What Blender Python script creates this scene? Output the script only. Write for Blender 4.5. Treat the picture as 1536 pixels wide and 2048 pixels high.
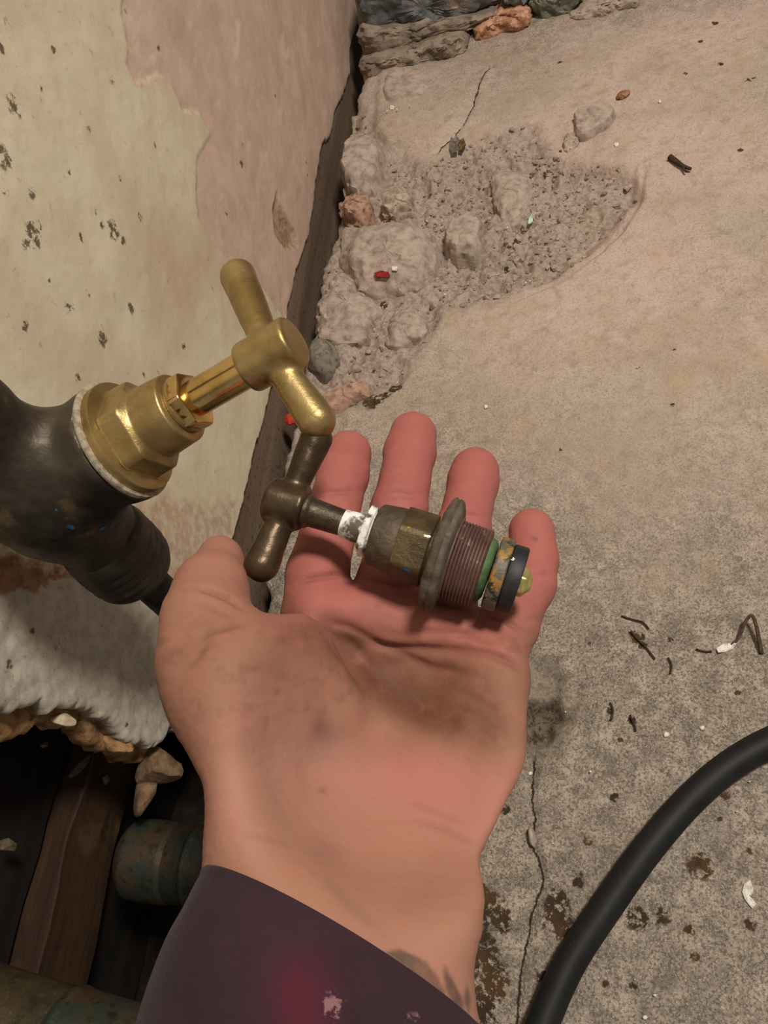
import bpy, math, random
import numpy as np
from mathutils import Vector
random.seed(7)
RNG = np.random.default_rng(11)
SC = bpy.context.scene
COL = SC.collection
for o in list(bpy.data.objects):
    bpy.data.objects.remove(o)

# ------------------------------------------------------------------ camera
# world: X = away from the plastered wall, Y = along it, Z = up, metres; the
# wall face is X=0 and the floor Z=0.
FPX = 1700.0
_x = np.array([1, .072, .279]); _e = np.array([271, 2824, -1700.]) / 1700
_e -= _x * (_e @ _x) / (_x @ _x)
_x /= np.linalg.norm(_x); _e /= np.linalg.norm(_e); _n = np.cross(_x, _e)
CM = np.array([_x, _e, _n])                    # columns: camera right, up, back
CAM = np.array([.24, 0, .464])
cd = bpy.data.cameras.new('camera'); cam = bpy.data.objects.new('camera', cd); COL.objects.link(cam)
cd.sensor_fit = 'VERTICAL'; cd.sensor_height = 36; cd.lens = 36 * FPX / 2048
cd.clip_start = .01
from mathutils import Matrix
cam.matrix_world = Matrix([list(CM[0]) + [CAM[0]], list(CM[1]) + [CAM[1]], list(CM[2]) + [CAM[2]], [0, 0, 0, 1]])
SC.camera = cam

# ------------------------------------------------------------------ light
SC.view_settings.view_transform = 'Standard'
SC.view_settings.look = 'None'
SC.view_settings.gamma = 1
SC.view_settings.use_curve_mapping = False
SC.view_settings.exposure = 0.35
W = bpy.data.worlds.new('room_air'); SC.world = W; W.use_nodes = True
W.node_tree.nodes['Background'].inputs[0].default_value = (.95, .88, .78, 1)
W.node_tree.nodes['Background'].inputs[1].default_value = .22

def area(name, loc, target, size, power, color):
    ld = bpy.data.lights.new(name, 'AREA'); ld.shape = 'DISK'; ld.size = size; ld.energy = power; ld.color = color
    o = bpy.data.objects.new(name, ld); COL.objects.link(o); o.location = loc
    d = Vector(target) - Vector(loc)
    o.rotation_euler = d.to_track_quat('-Z', 'Y').to_euler()
    return o
area('ceiling_lamp', (.78, .26, 1.60), (.15, .45, 0), .26, 19.5, (1, .91, .81))

# ------------------------------------------------------------------ helpers
def ray(u, v): return CM @ np.array([(u - 768) / FPX, (1024 - v) / FPX, -1])
def P(u, v, z): return CAM + z * ray(u, v)
def fl(u, v, h=0.0):
    r = ray(u, v); return CAM + (h - CAM[2]) / r[2] * r
def wl(u, v, d=0.0):
    r = ray(u, v); return CAM + (d - CAM[0]) / r[0] * r

def lin(c):
    c = c / 255.0
    return c / 12.92 if c <= .04045 else ((c + .055) / 1.055) ** 2.4
def S(r, g, b): return (lin(r), lin(g), lin(b), 1)

LOCS = {}
def link_mesh(name, verts, faces, mat, parent=None, smooth=True, sharp=None, loc=None, attrs=None):
    verts = np.asarray(verts, dtype=float)
    if parent is not None:
        base = LOCS[parent.name]
    else:
        base = np.array(loc) if loc is not None else np.array([verts[:, 0].mean(), verts[:, 1].mean(), verts[:, 2].min()])
    me = bpy.data.meshes.new(name)
    me.from_pydata((verts - base).tolist(), [], faces if isinstance(faces, list) else faces.tolist())
    me.update()
    me.materials.append(mat)
    if smooth:
        me.polygons.foreach_set('use_smooth', [True] * len(me.polygons))
        if sharp: me.set_sharp_from_angle(angle=math.radians(sharp))
    if attrs:
        for k, a in attrs.items():
            a = np.asarray(a, dtype=np.float32)
            if a.ndim == 1:
                at = me.attributes.new(k, 'FLOAT', 'POINT'); at.data.foreach_set('value', a)
            else:
                at = me.attributes.new(k, 'FLOAT_COLOR', 'POINT')
                at.data.foreach_set('color', np.c_[a, np.ones(len(a), np.float32)].ravel())
    o = bpy.data.objects.new(name, me); COL.objects.link(o)
    if parent is not None:
        o.parent = parent
    else:
        o.location = base
    LOCS[o.name] = base
    return o
def empty(name, loc):
    o = bpy.data.objects.new(name, None); COL.objects.link(o); o.location = loc
    o.empty_display_size = .02
    LOCS[o.name] = np.array(loc); return o
def tag(o, label, cat, group=None, kind=None):
    o['label'] = label; o['category'] = cat
    if group: o['group'] = group
    if kind: o['kind'] = kind
    return o
def struct(o, label=None):
    o['kind'] = 'structure'
    if label: o['label'] = label
    return o

# value noise
def vnoise(x, y, seed):
    x = np.asarray(x, float); y = np.asarray(y, float)
    xi = np.floor(x).astype(int); yi = np.floor(y).astype(int)
    xf = x - xi; yf = y - yi
    xf = xf * xf * (3 - 2 * xf); yf = yf * yf * (3 - 2 * yf)
    T = np.random.default_rng(seed).random((256, 256))
    def g(a, b): return T[a & 255, b & 255]
    return (g(xi, yi) * (1 - xf) + g(xi + 1, yi) * xf) * (1 - yf) + (g(xi, yi + 1) * (1 - xf) + g(xi + 1, yi + 1) * xf) * yf - .5
def fbm(x, y, f, seed, oct=4, gain=.5):
    s = 0; a = 1
    for i in range(oct):
        s = s + a * vnoise(x * f + 17.3 * i, y * f + 9.1 * i, seed + i); f *= 2.03; a *= gain
    return s
def fbm3(p, f, seed, oct=3):
    return (fbm(p[:, 0] + p[:, 2] * .73, p[:, 1] + p[:, 2] * .51, f, seed, oct) + fbm(p[:, 1] + p[:, 0] * .61, p[:, 2] - p[:, 0] * .37, f, seed + 50, oct)) * .7
def sstep(a, b, x):
    t = np.clip((x - a) / (b - a), 0, 1); return t * t * (3 - 2 * t)
def segdist(x, y, poly, closed=False):
    d = np.full(np.shape(x), 1e9)
    n = len(poly)
    for i in range(n if closed else n - 1):
        a = poly[i]; b = poly[(i + 1) % n]
        dx, dy = b[0] - a[0], b[1] - a[1]
        t = np.clip(((x - a[0]) * dx + (y - a[1]) * dy) / (dx * dx + dy * dy + 1e-18), 0, 1)
        d = np.minimum(d, np.hypot(x - a[0] - t * dx, y - a[1] - t * dy))
    return d
def polysd(x, y, poly):                       # positive inside
    ins = np.zeros(np.shape(x), bool); n = len(poly)
    for i in range(n):
        a = poly[i]; b = poly[(i + 1) % n]
        c = (a[1] > y) != (b[1] > y)
        xx = (b[0] - a[0]) * (y - a[1]) / (b[1] - a[1] + 1e-18) + a[0]
        ins ^= c & (x < xx)
    d = segdist(x, y, poly, True)
    return np.where(ins, d, -d)

# ------------------------------------------------------------------ material builder
class Mat:
    def __init__(s, name):
        s.m = bpy.data.materials.new(name); s.m.use_nodes = True
        s.t = s.m.node_tree; s.b = s.t.nodes['Principled BSDF']
        s.co = s.t.nodes.new('ShaderNodeTexCoord').outputs['Object']
        s.h = None
    def _in(s, sock, v):
        if hasattr(v, 'is_linked'): s.t.links.new(v, sock)
        else: sock.default_value = v
    def noise(s, scale, detail=4, rough=.55, dist=0, stretch=None):
        n = s.t.nodes.new('ShaderNodeTexNoise'); n.inputs['Scale'].default_value = scale
        n.inputs['Detail'].default_value = detail; n.inputs['Roughness'].default_value = rough
        n.inputs['Distortion'].default_value = dist
        co = s.co
        if stretch:
            mp = s.t.nodes.new('ShaderNodeMapping'); mp.inputs['Scale'].default_value = stretch
            s.t.links.new(co, mp.inputs[0]); co = mp.outputs[0]
        s.t.links.new(co, n.inputs['Vector']); return n.outputs['Fac']
    def voro(s, scale, feature='F1', out='Distance'):
        n = s.t.nodes.new('ShaderNodeTexVoronoi'); n.inputs['Scale'].default_value = scale; n.feature = feature
        s.t.links.new(s.co, n.inputs['Vector']); return n.outputs[out]
    def attr(s, name, color=False):
        n = s.t.nodes.new('ShaderNodeAttribute'); n.attribute_name = name
        return n.outputs['Color' if color else 'Fac']
    def rng(s, f, lo, hi, a=0., b=1.):
        n = s.t.nodes.new('ShaderNodeMapRange'); n.interpolation_type = 'SMOOTHSTEP'
        s._in(n.inputs['Value'], f)
        for k, v in zip(('From Min', 'From Max', 'To Min', 'To Max'), (lo, hi, a, b)): n.inputs[k].default_value = v
        return n.outputs[0]
    def math(s, op, a, b=0.):
        n = s.t.nodes.new('ShaderNodeMath'); n.operation = op
        s._in(n.inputs[0], a); s._in(n.inputs[1], b); return n.outputs[0]
    def mix(s, f, a, b, blend='MIX'):
        n = s.t.nodes.new('ShaderNodeMix'); n.data_type = 'RGBA'; n.blend_type = blend
        s._in(n.inputs[0], f); s._in(n.inputs[6], a); s._in(n.inputs[7], b); return n.outputs[2]
    def bump(s, h, strength=.3, dist=.001):
        n = s.t.nodes.new('ShaderNodeBump'); n.inputs['Strength'].default_value = strength; n.inputs['Distance'].default_value = dist
        s.t.links.new(h, n.inputs['Height'])
        if s.h is not None: s.t.links.new(s.h, n.inputs['Normal'])
        s.h = n.outputs[0]
    def done(s, color, rough=.6, metal=0., spec=.5, **kw):
        s._in(s.b.inputs['Base Color'], color); s._in(s.b.inputs['Roughness'], rough); s._in(s.b.inputs['Metallic'], metal)
        s.b.inputs['Specular IOR Level'].default_value = spec
        for k, v in kw.items(): s._in(s.b.inputs[k], v)
        if s.h is not None: s.t.links.new(s.h, s.b.inputs['Normal'])
        return s.m
def mottled(name, c1, c2, scale=200, lo=.4, hi=.6, rough=.6, metal=0., bs=400, bst=.3, bd=.0006, spec=.4, c3=None, s3=60, lo3=.55, hi3=.65):
    m = Mat(name); c = m.mix(m.rng(m.noise(scale, 6, .6), lo, hi), c1, c2)
    if c3: c = m.mix(m.rng(m.noise(s3, 8, .65), lo3, hi3), c, c3)
    m.bump(m.noise(bs, 5, .6), bst, bd)
    return m.done(c, rough, metal, spec)

# ------------------------------------------------------------------ wall_left: plaster face with a ragged hole
def wpts(px, d=0.): return [tuple(wl(u, v, d)[1:]) for u, v in px]
EDGE = [(716, -160), (712, 0), (720, 40), (703, 100), (705, 150), (685, 200), (672, 235), (665, 270), (648, 290), (640, 340), (632, 400), (622, 470), (612, 500),
        (597, 545), (581, 609), (565, 690), (547, 769), (515, 887), (492, 992), (469, 1070), (458, 1120), (436, 1200), (415, 1290), (395, 1370), (370, 1466)]
HOLE = [(370, 1466), (355, 1497), (334, 1505), (293, 1493), (259, 1481), (239, 1459), (205, 1435), (184, 1418), (130, 1413), (102, 1423), (72, 1406), (41, 1415),
        (26, 1425), (14, 1408), (0, 1415), (-120, 1420)]
HOLE2 = [(372, 1475), (345, 1530), (330, 1545), (300, 1530), (262, 1520), (239, 1497), (218, 1500), (191, 1486), (167, 1456), (130, 1459), (102, 1442), (75, 1452), (61, 1466),
         (0, 1481), (-120, 1490)]
GREY = [(-80, 1215), (30, 1195), (110, 1165), (180, 1150), (250, 1180), (330, 1215), (420, 1230), (460, 1480), (370, 1600), (-80, 1500)]
BROWN = [(-200, 1120), (0, 1105), (60, 1115), (150, 1150), (220, 1160), (250, 1185), (110, 1185), (0, 1260), (-200, 1280)]
PINK = [(247, -200), (247, 0), (245, 30), (257, 94), (250, 124), (272, 168), (317, 153), (346, 173), (366, 218), (401, 228), (423, 270), (396, 307), (391, 346), (396, 436), (426, 485),
        (460, 525), (500, 535), (540, 600), (570, 640), (620, 560), (740, 0), (740, -200)]
PINK2 = [(270, 1010), (330, 990), (420, 1010), (470, 1000), (460, 1120), (360, 1180), (290, 1130)]
GOUGE = [(556, 380), (548, 420), (553, 470), (575, 500), (600, 495), (592, 460), (572, 430)]
bpts = sorted(wpts(EDGE)); BY = np.array([p[0] for p in bpts]); BZ = np.array([p[1] for p in bpts])
def ragged(hole, seed, d=0.):
    h = sorted([(p[1], p[0]) for p in wpts(hole, d)])
    return np.array([a for a, b in h]), np.array([b for a, b in h])
def wall_grid(face_x, back_x, hole, seed, dy, dz, ztop, bshift, d=0., noisy=1.):
    HZ, HY = ragged(hole, seed, d)
    zz = np.concatenate([np.arange(0, .012, .0007), np.arange(.012, .36, dz), np.linspace(.36, ztop, 24)])
    y0 = np.concatenate([np.arange(0, .012, .0007), np.arange(.012, 1.02, dy), np.linspace(1.02, 1.4, 10)])   # distance along from hole edge
    T, Z0 = np.meshgrid(y0, zz)
    yh = np.interp(Z0, HZ, HY)
    yh = np.where(Z0 > HZ[-1], HY[-1] - (Z0 - HZ[-1]) * .9, yh)
    ynz = .0026 * noisy * fbm(Z0 * 0 + seed, Z0, 260, seed, 3) + .0026 * noisy * fbm(Z0 * 0, Z0, 70, seed + 3, 2)
    Y = yh + T + ynz * np.clip(1 - T / .006, 0, 1)
    b = np.interp(Y, BY, BZ) + bshift
    Z = Z0 + b * np.clip(1 - Z0 / .08, 0, 1) + .0030 * noisy * fbm(Y, Y * 0, 180, seed + 7, 4) * np.clip(1 - Z0 / .006, 0, 1)
    return Y, Z, T, Z0
def build_wall(name, face_x, back_x, hole, seed, dy, dz, ztop, bshift, mat, relief, attrs, d=0., parent=None):
    Y, Z, T, Z0 = wall_grid(face_x, back_x, hole, seed, dy, dz, ztop, bshift, d)
    X = face_x + relief(Y, Z)
    edge = np.minimum(T, Z0)
    X = X - .0025 * np.exp(-edge / .0015)                # worn arris
    nr, nc = Y.shape
    idx = np.arange(nr * nc).reshape(nr, nc)
    f = np.stack([idx[:-1, :-1], idx[:-1, 1:], idx[1:, 1:], idx[1:, :-1]], -1).reshape(-1, 4)
    V = np.stack([X, Y, Z], -1).reshape(-1, 3)
    # lip going back into the wall
    rim = np.concatenate([idx[::-1, 0], idx[0, 1:]])
    back = V[rim].copy(); back[:, 0] = back_x
    jag = .0025 * fbm(back[:, 1] + back[:, 2], back[:, 2], 300, seed + 20, 3)
    back[:, 1] += jag; back[:, 2] += jag
    mid = (V[rim] + back) / 2; mid[:, 1:] += .0015 * fbm(back[:, 1], back[:, 2], 500, seed + 30, 2)[:, None]
    n0 = len(V); k = len(rim)
    V = np.vstack([V, mid, back])
    m = np.arange(k) + n0; bk = np.arange(k) + n0 + k
    f2 = np.stack([rim[:-1], m[:-1], m[1:], rim[1:]], -1); f3 = np.stack([m[:-1], bk[:-1], bk[1:], m[1:]], -1)
    F = np.vstack([f, f2, f3])
    at = attrs(V[:, 1], V[:, 2])
    lip = np.zeros(len(V)); lip[n0:] = 1
    at['lip'] = lip
    return link_mesh(name, V, F, mat, parent, attrs=at, loc=(0, 0, 0) if parent is None else None)

SPECKS = [(65, 470, 16, 1.), (50, 490, 8, .8), (225, 460, 14, 1.), (245, 480, 9, .9), (205, 450, 7, .8), (280, 435, 7, 1.), (108, 100, 6, .8), (30, 212, 14, .8), (8, 315, 16, .7), (5, 95, 7, .9),
          (18, 50, 9, .6), (223, 160, 8, .7), (85, 180, 6, .7), (140, 345, 5, .7), (240, 355, 6, .8), (62, 385, 10, .6), (78, 450, 7, 1.), (165, 475, 7, .8), (207, 678, 11, 1.), (262, 618, 9, 1.),
          (370, 690, 9, .7), (48, 652, 8, .8), (140, 615, 12, .6), (155, 755, 8, .7), (315, 745, 6, .7), (320, 95, 6, .8), (485, 328, 8, .9), (552, 190, 7, .5), (615, 325, 6, .7), (618, 350, 5, .7),
          (488, 290, 7, .5), (455, 425, 9, .5), (310, 290, 6, .6), (180, 260, 9, .5), (60, 1260, 6, .8), (110, 1290, 8, .6), (15, 1330, 8, .6), (250, 1450, 5, .6), (285, 750, 6, .7), (10, 385, 6, .8),
          (190, 425, 8, .5), (255, 20, 7, .5), (330, 60, 5, .5), (290, 620, 4, .7), (100, 560, 5, .6), (180, 590, 4, .6), (30, 540, 5, .6)]
SPK = [(wl(u, v)[1:], r * .30 / 1700 * 2.0, s) for u, v, r, s in SPECKS]
def wall_attrs(y, z):
    sp = np.zeros_like(y)
    for (cy, cz), r, s in SPK:
        d2 = ((y - cy) ** 2 + (z - cz) ** 2) / r ** 2
        sp = np.maximum(sp, s * np.exp(-d2))
    return dict(pink=polysd(y, z, wpts(PINK)), scrape=polysd(y, z, wpts(PINK2)), grey=polysd(y, z, wpts(GREY)), brown=polysd(y, z, wpts(BROWN)), gouge=polysd(y, z, wpts(GOUGE)), speck=sp)
def wall_relief(y, z):
    pk = sstep(-.001, .002, polysd(y, z, wpts(PINK)) + .003 * fbm(y, z, 90, 3, 3))
    gr = sstep(-.002, .003, polysd(y, z, wpts(GREY)) + .004 * fbm(y, z, 90, 4, 3))
    go = sstep(-.001, .004, polysd(y, z, wpts(GOUGE)))
    return .0012 * fbm(y, z, 25, 8, 3) - .0009 * pk + gr * (.0012 + .0010 * fbm(y, z, 120, 5, 4)) - .0035 * go + .0002 * fbm(y, z, 200, 12, 3)
m = Mat('wall_plaster')
n1 = m.noise(28, 6, .6); n2 = m.noise(140, 8, .65); nfib = m.noise(60, 5, .6, .4, (1, .35, 1)); n4 = m.noise(900, 3, .6); n5 = m.noise(9, 3, .5)
cream = m.mix(m.rng(n1, .35, .7), S(206, 197, 172), S(196, 184, 156))
cream = m.mix(m.rng(n5, .45, .75), cream, S(188, 168, 142))
cream = m.mix(m.math('MULTIPLY', m.rng(n2, .60, .72), .5), cream, S(150, 118, 88))
cream = m.mix(m.math('MULTIPLY', m.rng(n4, .62, .75), .35), cream, S(150, 126, 92))
pink = m.mix(m.rng(n1, .35, .65), S(198, 173, 156), S(184, 159, 142))
pink = m.mix(m.rng(nfib, .55, .75), pink, S(206, 188, 166))
pink = m.mix(m.math('MULTIPLY', m.rng(n2, .62, .75), .5), pink, S(150, 120, 104))
jit = m.math('MULTIPLY', m.math('SUBTRACT', m.noise(110, 5, .65), .5), .022)
pm = m.rng(m.math('ADD', m.attr('pink'), jit), -.0006, .0006)
c = m.mix(pm, cream, pink)
gj = m.math('MULTIPLY', m.math('SUBTRACT', m.noise(70, 6, .65), .5), .035)
c = m.mix(m.rng(m.math('ADD', m.attr('brown'), gj), -.006, .004), c, m.mix(m.rng(n2, .4, .6), S(150, 112, 86), S(120, 88, 66)))
c = m.mix(m.math('MULTIPLY', m.rng(m.math('ADD', m.attr('scrape'), gj), -.008, .010), m.rng(n2, .38, .58, .25, .8)), c, S(172, 142, 122))
gr = m.mix(m.rng(n2, .35, .65), S(190, 182, 168), S(168, 160, 146))
gr = m.mix(m.math('MULTIPLY', m.rng(m.noise(330, 6, .7), .56, .7), .7), gr, S(124, 118, 106))
gm = m.rng(m.math('ADD', m.attr('grey'), gj), -.002, .002)
c = m.mix(gm, c, gr)
c = m.mix(m.rng(m.math('ADD', m.attr('gouge'), m.math('MULTIPLY', jit, .5)), -.003, .003), c, m.mix(m.rng(n2, .4, .6), S(170, 142, 116), S(134, 112, 88)))
sj = m.math('MULTIPLY', m.attr('speck'), m.rng(m.noise(230, 6, .75), .38, .64, .15, 1.6))
c = m.mix(m.math('MULTIPLY', m.rng(sj, .22, .62), .9), c, S(84, 64, 44))
c = m.mix(m.attr('lip'), c, m.mix(m.rng(n2, .4, .6), S(150, 120, 92), S(110, 84, 62)))
hb = m.math('ADD', m.math('MULTIPLY', n2, .7), m.math('MULTIPLY', n4, .3))
m.bump(hb, .25, .001); m.bump(m.noise(45, 6, .65, .3, (1, .5, 1)), .15, .0015)
PLASTER = m.done(c, .82, 0, .25)
wall = struct(build_wall('wall_left', 0, -.013, HOLE, 21, .0017, .0014, .9, 0, PLASTER, wall_relief, wall_attrs), 'cream painted plaster wall with bare pink patch and broken lower corner')

UNDER = mottled('brown_render', S(150, 116, 78), S(112, 80, 48), 160, .4, .6, .85, bs=420, bst=.5, bd=.001, c3=S(84, 56, 32), s3=90)
build_wall('render_undercoat', -.010, -.022, HOLE2, 63, .003, .003, .45, -.003, UNDER, lambda y, z: .0015 * fbm(y, z, 120, 9, 4), lambda y, z: {}, -.010, wall)

# dark timber strip at the foot of the wall (in the gap between plaster and floor)
def box_grid(name, x0, x1, y0, y1, z0, z1, mat, parent=None, amp=.001, seed=1, n=60, f=60):
    # slab whose big face looks along +X, edges eased and slightly uneven
    ys = np.linspace(y0, y1, n); prof = [(x0, z0), (x1 - .001, z0), (x1, z0 + .001), (x1, (z0 * 2 + z1) / 3), (x1, (z0 + z1 * 2) / 3), (x1, z1 - .001), (x1 - .001, z1), (x0, z1)]
    V = []
    for y in ys:
        for (x, z) in prof: V.append((x, y, z))
    V = np.array(V); V[:, 0] += amp * fbm(V[:, 1], V[:, 2], f, seed, 3); V[:, 2] += amp * fbm(V[:, 1], V[:, 0], f * .6, seed + 5, 3)
    k = len(prof); F = []
    for i in range(n - 1):
        for j in range(k):
            F.append((i * k + j, (i + 1) * k + j, (i + 1) * k + (j + 1) % k, i * k + (j + 1) % k))
    F.append(tuple(range(k))); F.append(tuple(range((n - 1) * k, n * k))[::-1])
    return link_mesh(name, V, F, mat, parent, sharp=40)
m = Mat('dark_timber'); g = m.noise(30, 6, .6, .5, (1, .08, 1)); g2 = m.noise(240, 6, .65)
c = m.mix(m.rng(g, .35, .65), S(122, 104, 88), S(94, 78, 64)); c = m.mix(m.rng(g2, .55, .7), c, S(64, 52, 42)); m.bump(g2, .4, .001)
STRIP = m.done(c, .85, 0, .2)
struct(box_grid('baseboard_left', -.022, -.0045, .16, 1.25, -.09, .03, STRIP, None, .0010, 4, 240, 40), 'dark brown timber strip in the gap below the plaster')

# ------------------------------------------------------------------ floor
def fp(px): return [tuple(fl(u, v)[:2]) for u, v in px]
FEDGE = [(742, -60), (738, 60), (732, 130), (708, 200), (690, 290), (678, 400), (668, 460), (640, 527), (629, 614), (612, 700), (590, 828), (568, 933), (547, 1040), (532, 1150), (524, 1250)]
fe = sorted([(p[1], p[0]) for p in fp(FEDGE)]); FEY = np.array([a for a, b in fe]); FEX = np.array([b for a, b in fe])
def floor_edge(y):
    e = np.interp(y, FEY, FEX)
    return e + .055 * (1 - sstep(.10, .16, y))
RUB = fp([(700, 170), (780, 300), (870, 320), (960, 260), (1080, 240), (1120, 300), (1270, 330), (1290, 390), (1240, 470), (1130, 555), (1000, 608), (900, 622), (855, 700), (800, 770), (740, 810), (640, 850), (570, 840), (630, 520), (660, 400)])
CORE = fp([(890, 330), (990, 300), (1120, 330), (1150, 400), (1090, 500), (1050, 560), (950, 590), (880, 560), (860, 440)])
RIGHTCHIP = fp([(1130, 330), (1270, 335), (1285, 390), (1235, 465), (1130, 548), (1060, 575), (1110, 470)])
UPPER = fp([(760, 130), (960, 120), (990, 140), (880, 290), (780, 300), (745, 260)])
PIT = fp([(1040, 1300), (1110, 1300), (1145, 1370), (1172, 1350), (1160, 1440), (1140, 1500), (1095, 1530), (1065, 1570), (1040, 1500)])
PIT2 = fp([(1040, 1390), (1120, 1390), (1130, 1430), (1100, 1480), (1060, 1500), (1040, 1480)])
CRACK = fp([(1068, 1510), (1062, 1600), (1070, 1640), (1062, 1690), (1080, 1720), (1085, 1760), (1058, 1840), (1056, 1870), (1046, 1920), (1034, 2000), (1030, 2100)])
CRACK2 = fp([(1056, 1855), (1000, 1860), (950, 1862)])
CRACK3 = fp([(985, 132), (965, 160), (945, 210), (925, 250), (905, 270), (872, 303)])
CRACK4 = fp([(1040, 1720), (960, 1690), (900, 1700)])
LIP = fp([(960, 612), (1010, 606), (1060, 585), (1130, 552), (1200, 500), (1245, 455), (1280, 395), (1288, 340)])
STAINS = [(690, 786, 26), (745, 800, 22), (655, 790, 22), (790, 770, 16), (690, 395, 12), (770, 440, 14), (1030, 470, 9), (1010, 520, 8), (760, 600, 14), (1500, 1700, 6), (1180, 1290, 5), (1440, 1640, 5), (1350, 700, 4), (1120, 900, 4), (1480, 300, 7), (1500, 160, 9), (1370, 150, 6), (975, 1815, 26), (960, 1900, 30), (985, 1960, 26), (960, 2010, 30), (1110, 1830, 22), (1130, 1860, 16), (1115, 1800, 16), (1325, 1833, 11), (1275, 1838, 16), (1290, 1842, 10), (1400, 1730, 18), (1085, 1955, 9), (1210, 1965, 6), (1266, 1970, 6), (1390, 1915, 6), (1380, 1862, 8),
          (1275, 1275, 12), (1285, 1290, 8), (1265, 1265, 7), (1265, 1440, 7), (1220, 1420, 6), (1230, 1595, 7), (1370, 345, 0), (1175, 1680, 8), (1475, 1385, 5), (1135, 1980, 9), (1090, 330, 8), (1120, 300, 5), (1275, 735, 5), (1345, 810, 4), (1440, 130, 8), (1430, 45, 8), (960, 1040, 5),
          (1400, 80, 7), (1240, 390, 6), (1120, 125, 6), (700, 800, 18), (735, 795, 14), (770, 790, 12), (1010, 1620, 8), (1340, 1280, 5), (1000, 1840, 18), (955, 1780, 14), (1160, 1760, 12), (1500, 1850, 8), (1240, 1480, 5), (1450, 1590, 7)]
STN = [(fl(u, v)[:2], r * .55 / 1700 * 1.15) for u, v, r in STAINS if r]
def floor_h(x, y):
    r = sstep(-.004, .02, polysd(x, y, RUB) + .012 * fbm(x, y, 45, 31, 3))
    cr = sstep(-.004, .018, polysd(x, y, CORE) + .014 * fbm(x, y, 60, 33, 3))
    rc = sstep(-.002, .012, polysd(x, y, RIGHTCHIP) + .008 * fbm(x, y, 60, 35, 3))
    up = sstep(-.002, .006, polysd(x, y, UPPER) + .004 * fbm(x, y, 60, 36, 3))
    pit = sstep(-.002, .016, polysd(x, y, PIT) + .006 * fbm(x, y, 80, 37, 3)); pit2 = sstep(-.001, .008, polysd(x, y, PIT2) + .004 * fbm(x, y, 120, 38, 3))
    h = .0024 * fbm(x, y, 9, 41, 3) + .0016 * fbm(x, y, 34, 40, 3) + .0008 * fbm(x, y, 110, 42, 4)
    rough = np.abs(fbm(x, y, 55, 43, 4)); chunky = np.floor(fbm(x, y, 38, 44, 2) * 5) / 5
    h = h - r * (.003 + .011 * rough - .008 * chunky) - cr * (.004 + .009 * np.abs(fbm(x, y, 70, 45, 3)) - .003 * fbm(x, y, 160, 47, 3)) - rc * (.0055 + .002 * fbm(x, y, 70, 46, 4))
    h = h + up * .003 - pit * (.0075 + .002 * fbm(x, y, 100, 48, 3)) - pit2 * (.008 + .004 * fbm(x, y, 200, 49, 3))
    wob = .0012 * fbm(x, y, 60, 51, 2)
    for c_, dp, w in ((CRACK, .002, .0022), (CRACK2, .001, .002), (CRACK3, .0022, .0022), (CRACK4, .0012, .002), (LIP, .0026, .0024)):
        h = h - dp * np.exp(-((segdist(x, y, c_) + wob) / w) ** 2)
    # lower slab left of the crack near the hand
    return h
ys = np.concatenate([np.linspace(-.45, -.03, 40), np.arange(-.028, .22, .0012), np.arange(.22, .9, .0017), np.linspace(.902, 1.5, 60)])
ss = np.concatenate([np.arange(0, .34, .0014), np.linspace(.342, 1.4, 130)])
SX, YY = np.meshgrid(ss, ys)
ed = floor_edge(YY) + .004 * fbm(YY, YY * 0, 60, 61, 4)
XX = ed + SX
HH = floor_h(XX, YY) - .006 * np.exp(-SX / .005) * (1 + fbm(XX, YY, 90, 62, 3))
nr, nc = XX.shape
V = np.stack([XX, YY, HH], -1).reshape(-1, 3)
idx = np.arange(nr * nc).reshape(nr, nc)
F = np.stack([idx[:-1, :-1], idx[:-1, 1:], idx[1:, 1:], idx[1:, :-1]], -1).reshape(-1, 4)
sk = V[idx[:, 0]].copy(); sk[:, 2] -= .09; sk[:, 0] -= .004
ski = np.arange(nr) + len(V); V = np.vstack([V, sk])
F = np.vstack([F, np.stack([ski[:-1], idx[:-1, 0], idx[1:, 0], ski[1:]], -1)])
fx, fy = V[:, 0], V[:, 1]
st = np.zeros(len(V))
for (cx, cy), r in STN:
    st = np.maximum(st, np.exp(-((fx - cx) ** 2 + (fy - cy) ** 2) / r ** 2))
def segsd(x, y, poly):
    d = np.full(np.shape(x), 1e9); sg = np.ones(np.shape(x))
    for a, b in zip(poly[:-1], poly[1:]):
        e = segdist(x, y, [a, b]); s_ = np.sign((b[0] - a[0]) * (y - a[1]) - (b[1] - a[1]) * (x - a[0]))
        k_ = e < d - 1e-9; sg = np.where(k_, s_, sg); d = np.where(k_, e, d)
    return d * sg
crk1 = segsd(fx, fy, CRACK); crk3 = segsd(fx, fy, CRACK3)
crk = np.where(np.abs(crk1) < np.abs(crk3), crk1, crk3); crk2 = np.minimum(segdist(fx, fy, CRACK2) + .0003, segdist(fx, fy, CRACK4) + .0006)
DUST_AND_LIGHT = fp([(700, 100), (1000, 120), (1300, 0), (1700, -100), (1700, 900), (1536, 1000), (1200, 1000), (900, 860), (700, 840), (500, 900)])  # far zone: dust, plus brightness painted in against lamp falloff
m = Mat('concrete_screed')
a = m.noise(14, 5, .6); b = m.noise(95, 8, .65); s1 = m.noise(620, 4, .7); s2 = m.noise(1500, 3, .6); a2 = m.noise(5, 3, .5); stn = m.noise(260, 6, .7)
base = m.mix(m.rng(a, .35, .65), S(188, 172, 158), S(170, 154, 140))
base = m.mix(m.rng(a2, .42, .58), base, S(194, 173, 162)); base = m.mix(m.math('MULTIPLY', m.rng(m.noise(11, 5, .6, .3), .5, .66), .6), base, S(168, 152, 130))
base = m.mix(m.math('MULTIPLY', m.rng(b, .48, .68), .55), base, S(158, 139, 122))
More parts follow.
